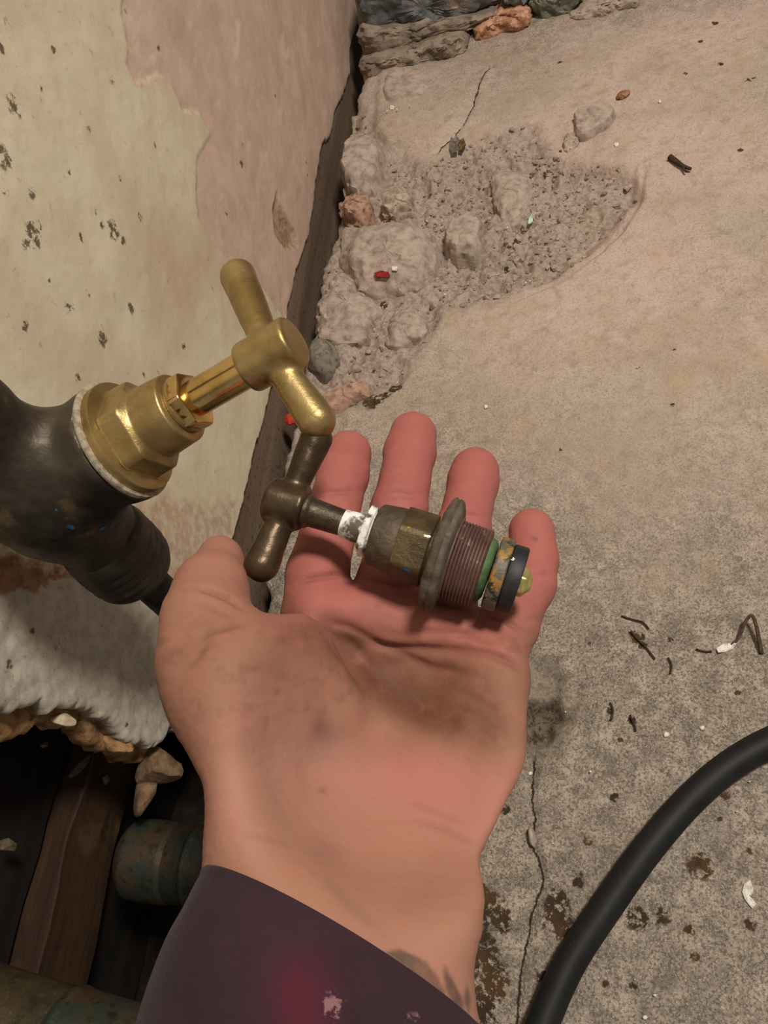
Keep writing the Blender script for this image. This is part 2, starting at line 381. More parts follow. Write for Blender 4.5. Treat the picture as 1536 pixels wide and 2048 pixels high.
dust_and_light = m.rng(m.math('ADD', m.attr('dust_and_light'), m.math('MULTIPLY', m.math('SUBTRACT', a, .5), .3)), -.12, .12)
s4 = m.noise(1050, 3, .75); pit_ = m.noise(420, 3, .6)
gritty = m.mix(m.rng(b, .38, .62), S(174, 161, 147), S(128, 119, 109))
gritty = m.mix(m.math('MULTIPLY', m.rng(m.noise(26, 6, .65), .46, .62), .7), gritty, S(140, 130, 119))
gritty = m.mix(m.math('MULTIPLY', m.rng(s1, .46, .60), .75), gritty, S(88, 80, 70))
gritty = m.mix(m.math('MULTIPLY', m.rng(s4, .54, .66), .75), gritty, S(206, 188, 162))
gritty = m.mix(m.math('MULTIPLY', m.rng(m.noise(52, 6, .7), .55, .68), .55), gritty, S(96, 88, 79))
gritty = m.mix(m.math('MULTIPLY', m.rng(pit_, .68, .74), .8), gritty, S(70, 60, 50))
dusty = m.mix(m.math('MULTIPLY', m.rng(s1, .48, .66), .5), base, S(140, 121, 106))
dusty = m.mix(m.math('MULTIPLY', m.rng(s4, .56, .70), .40), dusty, S(220, 204, 186))
dusty = m.mix(m.math('MULTIPLY', m.rng(m.noise(34, 6, .6, 0, (1.2, .8, 1)), .52, .70), .45), dusty, S(182, 156, 118))
dusty = m.mix(m.math('MULTIPLY', m.rng(m.noise(60, 6, .7), .56, .70), .45), dusty, S(146, 127, 110))
dusty = m.mix(m.math('MULTIPLY', m.rng(pit_, .70, .75), .7), dusty, S(112, 94, 78))
c = m.mix(dust_and_light, gritty, dusty)
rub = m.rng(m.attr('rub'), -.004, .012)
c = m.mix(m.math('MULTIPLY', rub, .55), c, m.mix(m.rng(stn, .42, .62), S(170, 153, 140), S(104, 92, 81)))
c = m.mix(m.math('MULTIPLY', m.rng(m.attr('pit'), -.002, .008), .55), c, m.mix(m.rng(stn, .45, .6), S(140, 128, 112), S(104, 94, 82)))
c = m.mix(m.rng(m.math('MULTIPLY', m.attr('pit2'), 1), -.002, .006), c, m.mix(m.rng(stn, .45, .6), S(112, 100, 84), S(64, 53, 40)))
sj = m.math('MULTIPLY', m.attr('stain'), m.rng(stn, .35, .62, .25, 1.35))
c = m.mix(m.rng(sj, .30, .62), c, m.mix(m.rng(m.noise(40, 3), .45, .6), S(58, 47, 34), S(80, 58, 36)))
wj = m.math('MULTIPLY', m.math('SUBTRACT', m.noise(150, 5, .7), .5), .005)
cj = m.math('ABSOLUTE', m.math('ADD', m.attr('crack'), wj))
c = m.mix(m.math('MULTIPLY', m.rng(cj, .0002, .0010, 1., 0.), m.rng(m.noise(90, 4, .6), .3, .45, .35, 1)), c, S(46, 39, 32))
c = m.mix(m.math('MULTIPLY', m.rng(m.math('ADD', m.attr('fine_crack'), m.math('MULTIPLY', m.math('ABSOLUTE', wj), .5)), .0003, .0012, 1., 0.), .7), c, S(60, 52, 42))
m.bump(m.noise(40, 7, .62), .6, .005); m.bump(b, .5, .003); m.bump(s1, .6, .0012)
CONCRETE = m.done(c, .88, 0, .25)
floor = struct(link_mesh('floor', V, F, CONCRETE, attrs=dict(stain=st, crack=crk, fine_crack=crk2, dust_and_light=polysd(fx, fy, DUST_AND_LIGHT), rub=polysd(fx, fy, RUB), pit=polysd(fx, fy, PIT), pit2=polysd(fx, fy, PIT2)), loc=(0, 0, 0)), 'worn dusty concrete floor with chipped patch and cracks')

# ------------------------------------------------------------------ rocks and lumps
def ico(n):
    import bmesh
    bm = bmesh.new(); bmesh.ops.create_icosphere(bm, subdivisions=n, radius=1)
    V = np.array([v.co[:] for v in bm.verts]); F = [tuple(v.index for v in f.verts) for f in bm.faces]; bm.free(); return V, F
ICO = {k: ico(k) for k in (1, 2, 3, 4, 5)}
def rock_verts(seed, size, rot=0., sub=4, cuts=9, flat=.78, rough=.05, tilt=(0, 0)):
    V, F = ICO[sub]; V = V.copy(); r = np.random.default_rng(seed)
    for i in range(cuts):
        n = r.normal(size=3); n /= np.linalg.norm(n); d = r.uniform(flat - .12, flat + .1)
        t = V @ n; V -= np.outer(np.clip(t - d, 0, None), n) * .94
    V *= 1 + rough * fbm3(V, 2.2, seed, 4)[:, None] + rough * .35 * fbm3(V, 9, seed + 9, 3)[:, None]
    V = V * np.array(size) / 2 * 1.12
    c, s = math.cos(rot), math.sin(rot); V = V @ np.array([[c, s, 0], [-s, c, 0], [0, 0, 1]])
    a, b = tilt; V[:, 2] += V[:, 0] * a + V[:, 1] * b
    return V, F
ROCK = mottled('pale_concrete_lump', S(176, 160, 147), S(154, 138, 126), 150, .38, .62, .9, bs=420, bst=.5, bd=.0014, c3=S(128, 111, 97), s3=150, lo3=.54, hi3=.72)
ROCKD = mottled('grey_mortar_lump', S(180, 162, 146), S(150, 133, 118), 170, .38, .62, .9, bs=420, bst=.5, bd=.0014, c3=S(92, 80, 69), s3=300)
ROCKG = mottled('green_grey_cobble', S(134, 124, 110), S(104, 98, 87), 120, .4, .6, .85, bs=500, bst=.3, c3=S(84, 80, 70), s3=260)
ROCKP = mottled('pink_brick_lump', S(176, 142, 122), S(150, 118, 98), 150, .4, .6, .9, bs=420, bst=.45, bd=.001, c3=S(112, 90, 74), s3=300)
def pxsize(u, v, w): return w * np.linalg.norm(fl(u, v) - CAM) / 1700
def lump(name, u, v, wpx, hpx, thick, rot, seed, mat, label, cat='stone', sink=.35, sub=5, cuts=9, flat=.78, rough=.07, group=None, tilt=(0, 0)):
    c = fl(u, v); sx = pxsize(u, v, wpx); sy = pxsize(u, v, hpx) * 1.25
    Vv, Ff = rock_verts(seed, (sx, sy, thick), rot, sub, cuts, flat, rough, tilt)
    hh = float(floor_h(np.array([c[0]]), np.array([c[1]]))[0])
    Vv = Vv + np.array([c[0], c[1], hh + thick * (.5 - sink)])
    o = link_mesh(name, Vv, Ff, mat, smooth=True, sharp=35)
    return tag(o, label, cat, group)
def chaikin(pts, n):
    p = np.array(pts, float)
    for _ in range(n):
        q_ = np.roll(p, -1, 0); p = np.stack([.78 * p + .22 * q_, .22 * p + .78 * q_], 1).reshape(-1, p.shape[1])
    return p
def slab_mesh(out, nrm, thick, seed, rim=.28, dome=.25, rough=.0022, lean=0., deep=.012, slope=.10):
    """solid lump whose outline is given in space; it rises along nrm with broken, uneven sides"""
    out = np.array(out); c = out.mean(0); o = chaikin(out, 1)
    per = np.linalg.norm(np.roll(o, -1, 0) - o, axis=1); cum = np.concatenate([[0], np.cumsum(per)]); K = 84
    tt = np.linspace(0, cum[-1], K, endpoint=False); oc = np.vstack([o, o[:1]])
    o = np.stack([np.interp(tt, cum, oc[:, i]) for i in range(3)], -1)
    R_ = 16; V = []; ring_t = np.concatenate([[1 + slope], 1 - np.linspace(0, 1, R_) ** 1.5 * .97])
    e1 = np.cross(nrm, [.3, .8, .5]); e1 /= np.linalg.norm(e1); e2 = np.cross(nrm, e1)
    for t in ring_t:
        h = thick * ((np.clip((1.0 - t) / rim, 0, 1)) ** .55 * (1 - dome) + dome * (1 - min(t, 1) ** 2)) - (deep if t > 1 else 0)
        p = c + (o - c) * t + nrm * h
        if t <= 1: p = p + nrm * (((p - c) @ e1) * lean)[:, None]
        V.append(p)
    V = np.vstack(V); rough = rough * 1.25; nz_ = fbm3(V, 55, seed, 4); nz2_ = np.floor(fbm3(V, 40, seed + 3, 2) * 4) / 4; nz3_ = fbm3(V, 230, seed + 5, 3)
    rad = V - c; rad /= np.linalg.norm(rad, axis=1)[:, None] + 1e-9
    side = np.repeat(np.clip((ring_t - .6) / .4, 0, 1), K)
    V = V + (rad * side[:, None] * 1.1 + np.array(nrm)) * (rough * (1.25 * nz_ + 1.3 * nz2_ + .40 * nz3_ - .7 * np.abs(fbm3(V, 90, seed + 8, 2))))[:, None]
    F = []
    for r_ in range(len(ring_t) - 1):
        for a in range(K):
            F.append((r_ * K + a, r_ * K + (a + 1) % K, (r_ + 1) * K + (a + 1) % K, (r_ + 1) * K + a))
    F.append(tuple(range((len(ring_t) - 1) * K, len(ring_t) * K))); F.append(tuple(range(K))[::-1])
    a_ = np.cross(o[20] - o[0], o[40] - o[0]) @ nrm
    if a_ < 0: F = [f[::-1] for f in F]
    return V, F
OUTLINES = []
def slab(name, px, thick, seed, mat, label, base=0., **k):
    pts = [fl(u, v) for u, v in px]
    cx = np.mean([p[0] for p in pts]); cy = np.mean([p[1] for p in pts])
    z = base - .003
    pts = [np.array([p[0], p[1], z]) for p in pts]; OUTLINES.append([(p[0], p[1]) for p in pts])
    Vv, Ff = slab_mesh(pts, np.array([0, 0, 1.]), thick, seed, **k)
    return tag(link_mesh(name, Vv, Ff, mat, sharp=32), label, 'stone')
slab('concrete_chunk', [(1142, 244), (1162, 228), (1190, 219), (1226, 219), (1234, 232), (1224, 252), (1192, 272), (1165, 286), (1150, 276)], .009, 3, ROCK, 'loose pale oblong concrete chunk lying alone on the upper floor', base=.0025, rim=.14, dome=.1, rough=.0014)
slab('chunk_foot', [(1118, 290), (1128, 268), (1150, 262), (1168, 284), (1150, 296), (1130, 304)], .006, 4, ROCKD, 'low grey mortar bit at the lower left end of the loose concrete chunk', base=.001)
slab('mortar_lump', [(690, 296), (717, 284), (757, 279), (771, 312), (766, 366), (741, 389), (713, 396), (682, 372)], .019, 8, ROCK, 'angular mortar lump against the wall gap above the rounded boulder', rim=.22, dome=.15, lean=.1)
slab('embedded_boulder', [(684, 467), (743, 450), (827, 447), (858, 460), (871, 481), (872, 511), (865, 544), (842, 579), (804, 592), (771, 590), (738, 587), (716, 586), (704, 556), (668, 522)], .016, 12, ROCK, 'large rounded concrete boulder with a red paint flake on top', rim=.35, dome=.35, rough=.0026)
slab('embedded_stone', [(914, 424), (942, 416), (968, 436), (966, 466), (960, 492), (942, 512), (902, 506), (888, 483), (893, 455)], .010, 15, ROCK, 'upright oval stone embedded right of the large boulder', rim=.2, dome=.2, rough=.002)
slab('broken_slab', [(663, 549), (701, 544), (717, 586), (767, 605), (772, 626), (743, 645), (729, 684), (677, 686), (636, 676), (630, 620)], .013, 23, ROCK, 'sloping broken concrete slab below the large boulder', rim=.4, dome=.3, rough=.003)
slab('cobble', [(624, 682), (650, 678), (668, 687), (678, 708), (667, 740), (640, 753), (612, 735), (612, 705)], .015, 31, ROCKG, 'smooth grey green cobble beside the brass tap handle', rim=.5, dome=.5, rough=.0008)
slab('rounded_slab', [(767, 144), (790, 131), (840, 126), (879, 141), (862, 169), (851, 204), (804, 216), (766, 222), (757, 195)], .010, 37, ROCK, 'flat rounded mortar slab below the dark back wall stones', rim=.3, dome=.3, rough=.0016)
slab('brick_lump', [(630, 790), (680, 770), (734, 760), (742, 785), (705, 802), (690, 825), (640, 835)], .010, 41, ROCKP, 'pinkish worn brick lump near the index fingertip', rim=.4, dome=.3)
slab('rubble_lump', [(752, 408), (790, 388), (834, 394), (838, 417), (809, 428), (785, 441), (760, 434)], .015, 44, ROCKD, 'rough crumbling mortar lump above the large boulder', rough=.004)
slab('mortar_crumb', [(682, 412), (717, 400), (752, 417), (753, 443), (717, 454), (690, 444)], .017, 47, ROCKP, 'small crumbly mortar lump in the gap above the large boulder', rough=.004)
slab('sloping_slab', [(790, 628), (827, 616), (854, 640), (846, 668), (800, 692), (760, 684), (771, 650)], .008, 53, ROCK, 'low worn concrete slab right below the large boulder', rim=.5)
slab('wedge_stone', [(985, 330), (1030, 318), (1060, 350), (1050, 400), (1030, 440), (1000, 430), (980, 380)], .006, 59, ROCK, 'low wedge of broken screed in the chipped hollow', rim=.4, base=-.006)
lump('brown_pebble', 1246, 192, 24, 12, .005, .5, 61, mottled('brown_pebble', S(160, 112, 76), S(110, 72, 46), 400), 'small orange brown pebble above the loose concrete chunk', 'pebble', .1, 3)
lump('pale_pebble', 1065, 1675, 16, 26, .008, .2, 67, ROCK, 'small pale pebble sitting on the floor crack beside the wrist', 'pebble', .1, 3)

# grit in the chipped patch
def scatter_grit():
    Vs, Fs = [], []; n = 0; cnt = 0
    V0, F0 = ICO[1]
    rx = [p[0] for p in RUB]; ry = [p[1] for p in RUB]
    r = np.random.default_rng(5)
    while cnt < 650:
        x = r.uniform(min(rx), max(rx)); y = r.uniform(min(ry), max(ry))
        if polysd(np.array([x]), np.array([y]), RUB)[0] < .004: continue
        if x < float(floor_edge(np.array([y]))[0]) + .006: continue
        if any(polysd(np.array([x]), np.array([y]), o_)[0] > -.003 for o_ in OUTLINES): continue
        w = .35 + (polysd(np.array([x]), np.array([y]), CORE)[0] > -.01) * .65
        if r.random() > w: continue
        s = abs(r.normal(0, .0010)) + .0006
        Q = V0 * s * r.uniform(.6, 1.2, 3) * (1 + .25 * r.normal(size=(len(V0), 1)))
        z = float(floor_h(np.array([x]), np.array([y]))[0])
        Vs.append(Q + np.array([x, y, z + s * .3])); Fs += [tuple(i + n for i in f) for f in F0]; n += len(V0); cnt += 1
    return np.vstack(Vs), Fs
gv, gf = scatter_grit()
g = link_mesh('grit', gv, gf, mottled('grit', S(172, 155, 141), S(128, 113, 100), 90, .4, .6, .9), smooth=False)
tag(g, 'loose mortar grit and crumbs in the chipped hollow of the floor', 'grit', kind='stuff')

def scatter_white():
    Vs, Fs, n = [], [], 0; V0, F0 = ICO[1]; r = np.random.default_rng(17)
    for u, v, q_ in [(775, 225, 4), (785, 216, 3), (795, 222, 4), (805, 219, 3), (820, 212, 3), (840, 205, 3), (673, 540, 4), (705, 530, 4), (887, 580, 4), (1045, 564, 3), (1058, 552, 3), (1050, 558, 4), (745, 648, 4), (750, 656, 3), (1012, 442, 4), (1030, 440, 3),
                     (788, 747, 3), (806, 562, 3), (760, 600, 3), (770, 612, 3), (1000, 370, 3), (880, 425, 3), (850, 430, 4), (1130, 1420, 3), (1180, 1540, 3), (1420, 1560, 3), (1475, 1620, 3), (1105, 1685, 3), (1500, 1560, 3), (1310, 1990, 3)]:
        p = fl(u, v, .004); s = q_ * .55 / 1700 * .7; z = float(floor_h(np.array([p[0]]), np.array([p[1]]))[0])
        Q = V0 * s * r.uniform(.6, 1.3, 3) + np.array([p[0], p[1], max(z, 0) + .001 if v > 900 else z + .003])
        Vs.append(Q); Fs += [tuple(i + n for i in f) for f in F0]; n += len(V0)
    return np.vstack(Vs), Fs
wv_, wf_ = scatter_white()
tag(link_mesh('white_crumbs', wv_, wf_, mottled('white_crumb', S(232, 228, 220), S(206, 200, 190), 500, rough=.4), smooth=False), 'tiny white glittering crumbs strewn over the concrete floor', 'crumbs', kind='stuff')

# thin flakes, scraps and twigs
def flake(name, px, mat, label, cat='flake', thick=.0008, surf='floor', lift=.0006, curl=.0015, parent=None, d=0., seed=1):
    if surf == 'floor':
        pts = [fl(u, v) for u, v in px]
        cx = np.mean([p[0] for p in pts]); cy = np.mean([p[1] for p in pts])
        z0 = float(floor_h(np.array([cx]), np.array([cy]))[0]) + lift; nrm = np.array([0, 0, 1.])
        pts = [np.array([p[0], p[1], z0]) for p in pts]
    else:
        pts = [wl(u, v, d) for u, v in px]; nrm = np.array([1., 0, 0])
    pts = np.array(pts); c = pts.mean(0); k = len(pts)
    r = np.random.default_rng(seed)
    rad = np.linalg.norm(pts - c, axis=1)
    outer = pts + nrm * (curl * (rad / rad.max()) ** 2 * r.uniform(.2, 1, k))[:, None]
    inner = c + (pts - c) * .55
    V = np.vstack([outer, inner + nrm * thick, [c + nrm * thick], outer - nrm * thick, [c - nrm * thick * .5]])
    F = []
    for i in range(k):
        j = (i + 1) % k
        F += [(i, j, k + j, k + i), (k + i, k + j, 2 * k), (j, i, 2 * k + 1 + i, 2 * k + 1 + j), (2 * k + 1 + j, 2 * k + 1 + i, 3 * k + 1)]
    o = link_mesh(name, V, F, mat, parent, smooth=False)
    return tag(o, label, cat) if parent is None else o
WHITE = mottled('white_paint', S(226, 222, 212), S(180, 176, 166), 500, .45, .65, .6)
REDP = mottled('red_paint', S(150, 36, 34), S(120, 26, 26), 400, .4, .6, .5)
FOIL = mottled('foil', S(240, 240, 236), S(180, 178, 170), 600, .4, .6, .18, .9)
flake('foil_scrap', [(903, 282), (912, 276), (920, 283), (916, 298), (918, 308), (906, 311), (900, 300)], FOIL, 'bright foil scrap at the foot of the upper floor crack', 'scrap', lift=.003, curl=.004)
flake('brown_scrap', [(918, 284), (928, 280), (932, 290), (926, 304), (918, 304)], mottled('brown_scrap', S(110, 90, 46), S(70, 56, 30), 400), 'small dark brown scrap beside the foil scrap', 'scrap', lift=.003, curl=.002)
def ontop(u, v): return .026
def flake_h(name, px, h, mat, label, **k):
    pts = np.array([fl(u, v, h) for u, v in px]); c = pts.mean(0); kk = len(pts)
    V = np.vstack([pts, [c + np.array([0, 0, .0006])], pts - np.array([0, 0, .0008]), [c - np.array([0, 0, .0008])]])
    F = []
    for i in range(kk):
        j = (i + 1) % kk; F += [(i, j, kk), (j, i, kk + 1 + i, kk + 1 + j), (kk + 1 + j, kk + 1 + i, 2 * kk + 1)]
    return tag(link_mesh(name, V, F, mat, smooth=False), label, k.get('cat', 'flake'))
FLAKES_TOP = []   # placed after the boulder's real height is known
def top_of(objname, u, v):
    """height at which the pixel's ray meets the named lump (its true top surface)"""
    o = bpy.data.objects[objname]; r = ray(u, v)
    bpy.context.view_layer.update()
    mi = o.matrix_world.inverted()
    a = mi @ Vector(CAM); d = (mi.to_3x3() @ Vector(r)).normalized()
    ok, loc, n, i = o.ray_cast(a, d)
    return (o.matrix_world @ loc).z if ok else float(floor_h(np.array([fl(u, v)[0]]), np.array([fl(u, v)[1]]))[0])
flake_h('paint_flake', [(748, 546), (760, 541), (776, 542), (780, 550), (774, 554), (752, 553)], top_of('embedded_boulder', 764, 547) + .001, REDP, 'small red paint flake on the large rounded boulder')
flake_h('white_flake', [(783, 533), (791, 531), (796, 535), (793, 541), (784, 540)], top_of('embedded_boulder', 789, 536) + .001, WHITE, 'tiny white flake beside the red paint flake')
flake('red_plastic_piece', [(575, 838), (592, 830), (606, 836), (600, 852), (582, 856), (574, 850)], mottled('red_plastic', S(190, 60, 48), S(160, 44, 36), 300, rough=.4), 'orange red plastic piece in the gap behind the tap handle end', 'scrap', thick=.002, lift=.004, curl=.001)
flake('paper_scrap', [(1432, 1300), (1446, 1290), (1462, 1288), (1472, 1291), (1466, 1300), (1450, 1306), (1436, 1309)], WHITE, 'white paper scrap beside a bent twig near the right edge', 'scrap', lift=.001, curl=.002)
flake('plaster_scrap', [(1488, 1768), (1500, 1762), (1507, 1780), (1500, 1796), (1512, 1808), (1504, 1818), (1490, 1800), (1484, 1784)], WHITE, 'ragged white plaster scrap on the floor right of the hose', 'scrap', lift=.0008, curl=.0015)
flake('pale_chip', [(1056, 422), (1062, 418), (1064, 428), (1058, 436), (1053, 434)], mottled('pale_glass', S(206, 226, 216), S(180, 206, 196), 300, rough=.2), 'pale greenish glass chip in the chipped hollow', 'chip', lift=.003, curl=.002)
for i, (u, v, r, lb) in enumerate([(972, 814, 5, 'tiny white chip on the floor above the ring finger'), (1320, 205, 4, 'tiny white chip on the floor at the upper right'), (1233, 290, 6, 'small round white chip right of the loose concrete chunk'),
                                   (786, 222, 6, 'white bead like chip on the flat rounded mortar slab'), (1380, 1798, 0, ''), (1405, 1457, 6, 'white crumb on the floor above the hose bend'), (1332, 1470, 7, 'pale round crumb left of the hose bend'),
                                   (1290, 2035, 6, 'white crumb at the bottom edge right of the hose'), (944, 2003, 7, 'white crumb on the dirty floor beside the cuff'), (1060, 1545, 5, 'white speck chip at the upper end of the floor crack')]):
    if r:
        flake('white_chip', [(u + r * math.cos(t) * random.uniform(.7, 1.1), v + r * .8 * math.sin(t)) for t in [k * 1.047 for k in range(6)]][::-1], WHITE, lb, 'chip', lift=.001, curl=.0006, seed=i)

def tube(name, pts, rad, mat, parent=None, seg=12, loc=None, caps=True, sharp=None):
    pts = np.array(pts, float); n = len(pts); rad = np.broadcast_to(np.array(rad, float), (n,))
    tg = np.gradient(pts, axis=0); tg /= np.linalg.norm(tg, axis=1)[:, None]
    up = np.array([.13, .2, 1.]) if abs(tg[0][2]) < .9 else np.array([1., .2, .1])
    V = []
    for i in range(n):
        a = np.cross(tg[i], up); a /= np.linalg.norm(a); b = np.cross(tg[i], a)
        if i: pass
        for k in range(seg):
            t = 2 * math.pi * k / seg; V.append(pts[i] + rad[i] * (a * math.cos(t) + b * math.sin(t)))
    F = []
    for i in range(n - 1):
        for k in range(seg):
            F.append((i * seg + k, i * seg + (k + 1) % seg, (i + 1) * seg + (k + 1) % seg, (i + 1) * seg + k))
    if caps:
        F.append(tuple(range(seg))[::-1]); F.append(tuple(range((n - 1) * seg, n * seg)))
    return link_mesh(name, V, F, mat, parent, loc=loc, sharp=sharp)
def spline(pts, n):
    pts = np.array(pts, float); k = len(pts); out = []
    for i in range(n):
        t = i / (n - 1) * (k - 1); j = min(int(t), k - 2); f = t - j
        p0 = pts[max(j - 1, 0)]; p1 = pts[j]; p2 = pts[j + 1]; p3 = pts[min(j + 2, k - 1)]
        out.append(.5 * (2 * p1 + (p2 - p0) * f + (2 * p0 - 5 * p1 + 4 * p2 - p3) * f * f + (3 * p1 - p0 - 3 * p2 + p3) * f ** 3))
    return np.array(out)
TWIG = mottled('twig_bark', S(84, 66, 48), S(58, 44, 32), 500, rough=.8)
DTW = mottled('dark_fibre', S(70, 50, 34), S(48, 34, 24), 500, rough=.8)
def onfloor(px, up):
    out = []
    for (u, v), h in zip(px, up):
        p = fl(u, v, h); z = float(floor_h(np.array([p[0]]), np.array([p[1]]))[0]); out.append((p[0], p[1], max(p[2], z + .0005)))
    return out
tag(tube('bent_twig', spline(onfloor([(1462, 1290), (1478, 1275), (1490, 1245), (1503, 1231), (1512, 1250), (1518, 1280), (1523, 1307)], [.0015, .003, .006, .008, .007, .004, .001]), 24), np.linspace(.0007, .0012, 24), TWIG, seg=7), 'bent brown twig standing from the white paper scrap', 'twig')
tw = tube('brown_twig', spline(onfloor([(1340, 314), (1352, 322), (1366, 332), (1382, 338)], [.0015] * 4), 12), np.linspace(.0026, .0012, 12), DTW, seg=7)
tag(tw, 'short dark brown twig on the clear floor at upper right', 'twig')
tube('twig_fork', spline(onfloor([(1360, 328), (1368, 338), (1372, 344)], [.0015] * 3), 6), .0008, DTW, tw, 6)
for i, (px, lb) in enumerate([([(1243, 1232), (1262, 1238), (1285, 1244), (1298, 1258)], 'thin dark fibre on the floor right of the little finger'),
                              ([(1262, 1262), (1275, 1278), (1290, 1292), (1310, 1318)], 'dark fibre trailing from the black dirt clump'),
                              ([(1336, 1315), (1343, 1330), (1340, 1348)], 'short thin fibre on the floor left of the paper scrap'),
                              ([(1220, 1405), (1226, 1420), (1222, 1440)], 'short dark fibre on the floor right of the palm heel'),
                              ([(1260, 1430), (1268, 1448), (1272, 1462)], 'short curled fibre on the floor above the hose'),
                              ([(1392, 1298), (1410, 1303), (1424, 1303)], 'short straight fibre just left of the paper scrap')]):
    tag(tube('loose_fibre', spline(onfloor(px, [.001] * len(px)), 10), .00055, DTW, seg=6), lb, 'fibre', 'loose fibres on the floor')

# ------------------------------------------------------------------ wall_back: dark stones at the far end
back = struct(link_mesh('wall_back', *(lambda: (lambda xs, zs: (np.array([(x, .975 + .006 * float(fbm(np.array([x]), np.array([z]), 30, 71, 3)[0]), z) for z in zs for x in xs]),
              [(j * len(xs) + i, j * len(xs) + i + 1, (j + 1) * len(xs) + i + 1, (j + 1) * len(xs) + i) for j in range(len(zs) - 1) for i in range(len(xs) - 1)]))(np.linspace(-.02, 1.5, 120), np.linspace(-.05, .9, 70)))(),
              mottled('rubble_mortar', S(128, 112, 98), S(96, 84, 74), 60, .4, .6, .9, bs=200, bst=.6, bd=.003), loc=(0, .975, 0)), 'rough stone wall behind the floor at the top')
SLATE = mottled('slate_stone', S(104, 106, 108), S(80, 80, 80), 60, .4, .62, .8, bs=200, bst=.6, bd=.002, c3=S(138, 122, 106), s3=36, lo3=.52, hi3=.66)
BROWNS = mottled('brown_stone', S(150, 134, 118), S(116, 103, 90), 60, .4, .62, .85, bs=200, bst=.6, bd=.002, c3=S(78, 72, 66), s3=50)
REDB = mottled('red_brick', S(196, 152, 124), S(160, 112, 86), 110, .4, .6, .85, bs=260, bst=.6, bd=.002, c3=S(204, 168, 142), s3=90)
GREEN = mottled('grey_green_stone', S(122, 120, 104), S(96, 94, 82), 90, .4, .6, .85, bs=260, bst=.5, bd=.0015)
def backpt(u, v, y):
    r_ = ray(u, v); return CAM + (y - CAM[1]) / r_[1] * r_
for i, (px, y, th, mt) in enumerate([
    ([(714, -60), (850, -70), (1010, -60), (1002, 6), (960, 20), (900, 30), (840, 36), (780, 50), (722, 58), (720, 40)], .872, .020, SLATE),
    ([(714, 50), (780, 53), (850, 37), (930, 29), (992, 20), (962, 45), (905, 62), (850, 78), (800, 92), (760, 106), (716, 122)], .852, .018, BROWNS),
    ([(716, 126), (760, 111), (810, 96), (870, 80), (925, 66), (940, 80), (925, 102), (892, 127), (870, 131), (845, 121), (800, 128), (770, 142), (722, 160)], .822, .018, BROWNS),
    ([(935, 58), (958, 32), (1008, 15), (1060, 10), (1070, 40), (1050, 57), (1010, 77), (975, 94), (945, 90)], .845, .022, REDB),
    ([(1062, -30), (1180, -45), (1165, 8), (1130, 30), (1092, 43), (1072, 32)], .856, .018, GREEN),
    ([(1128, 34), (1170, 12), (1230, -2), (1296, -18), (1284, 14), (1230, 28), (1190, 43), (1150, 47)], .835, .012, ROCK),
    ([(1008, -70), (1062, -60), (1058, 8), (1006, 14)], .868, .018, SLATE),
    ([(1180, -90), (1300, -90), (1420, -120), (1400, -60), (1300, -22), (1180, -10)], .862, .016, BROWNS)]):
    pts = [backpt(u, v, y) for u, v in px]
    Vv, Ff = slab_mesh(pts, np.array([0, -1., .25]) / math.hypot(1, .25), th, 90 + i, rim=.22, dome=.15, rough=.004, deep=.05)
    link_mesh('stone', Vv, Ff, mt, back, sharp=32)

# ------------------------------------------------------------------ cavity behind the hole; wood colours darkened to stand in for shade
m = Mat('cavity_dirt'); c = m.mix(m.rng(m.noise(50, 6, .6), .4, .6), S(46, 38, 30), S(28, 24, 20)); m.bump(m.noise(150, 6, .6), .6, .003)
DIRT = m.done(c, .95, 0, .1)
m = Mat('rotten_wood'); g = m.noise(22, 7, .65, .6, (1, .10, 1)); g2 = m.noise(70, 6, .6, .3, (1, .3, 1))
c = m.mix(m.rng(g, .35, .65), S(62, 43, 26), S(36, 24, 15)); c = m.mix(m.rng(g2, .5, .66), c, S(44, 28, 18)); c = m.mix(m.rng(m.noise(35, 4), .56, .68), c, S(76, 58, 38)); m.bump(g, .6, .003); m.bump(g2, .4, .002)
ROT = m.done(c, .75, 0, .3)
m = Mat('black_wood'); g = m.noise(40, 7, .65, .4, (1, .08, 1)); c = m.mix(m.rng(g, .4, .65), S(32, 26, 22), S(17, 15, 13)); m.bump(g, .5, .002)
BLK = m.done(c, .8, 0, .25)
inner = struct(box_grid('wall_inner', -.16, -.14, -.6, .5, -.25, .5, DIRT, None, .01, 81, 60, 20), 'dark back of the cavity behind the broken plaster')
def plank(name, d, z0, z1, y0, y1, mat, seed, th=.02):
    return box_grid(name, d - th, d, y0, y1, z0, z1, mat, inner, .003, seed, 90, 30)
zr = sorted([wl(u, v, -.055)[2] for u, v in ((255, 1560), (215, 1800), (180, 1990))]); zl = sorted([wl(u, v, -.055)[2] for u, v in ((140, 1600), (110, 1800), (80, 1980))])
plank('plank', -.055, float(np.mean(zr)), float(np.mean(zl)), -.3, .22, ROT, 83)
plank('plank', -.072, float(np.mean(zr)) - .085, float(np.mean(zr)) - .006, -.3, .3, BLK, 84)
plank('plank', -.068, float(np.mean(zl)) + .004, float(np.mean(zl)) + .10, -.3, .3, BLK, 85)
plank('plank', -.070, float(np.mean(zl)) + .104, float(np.mean(zl)) + .26, -.3, .5, BLK, 86)
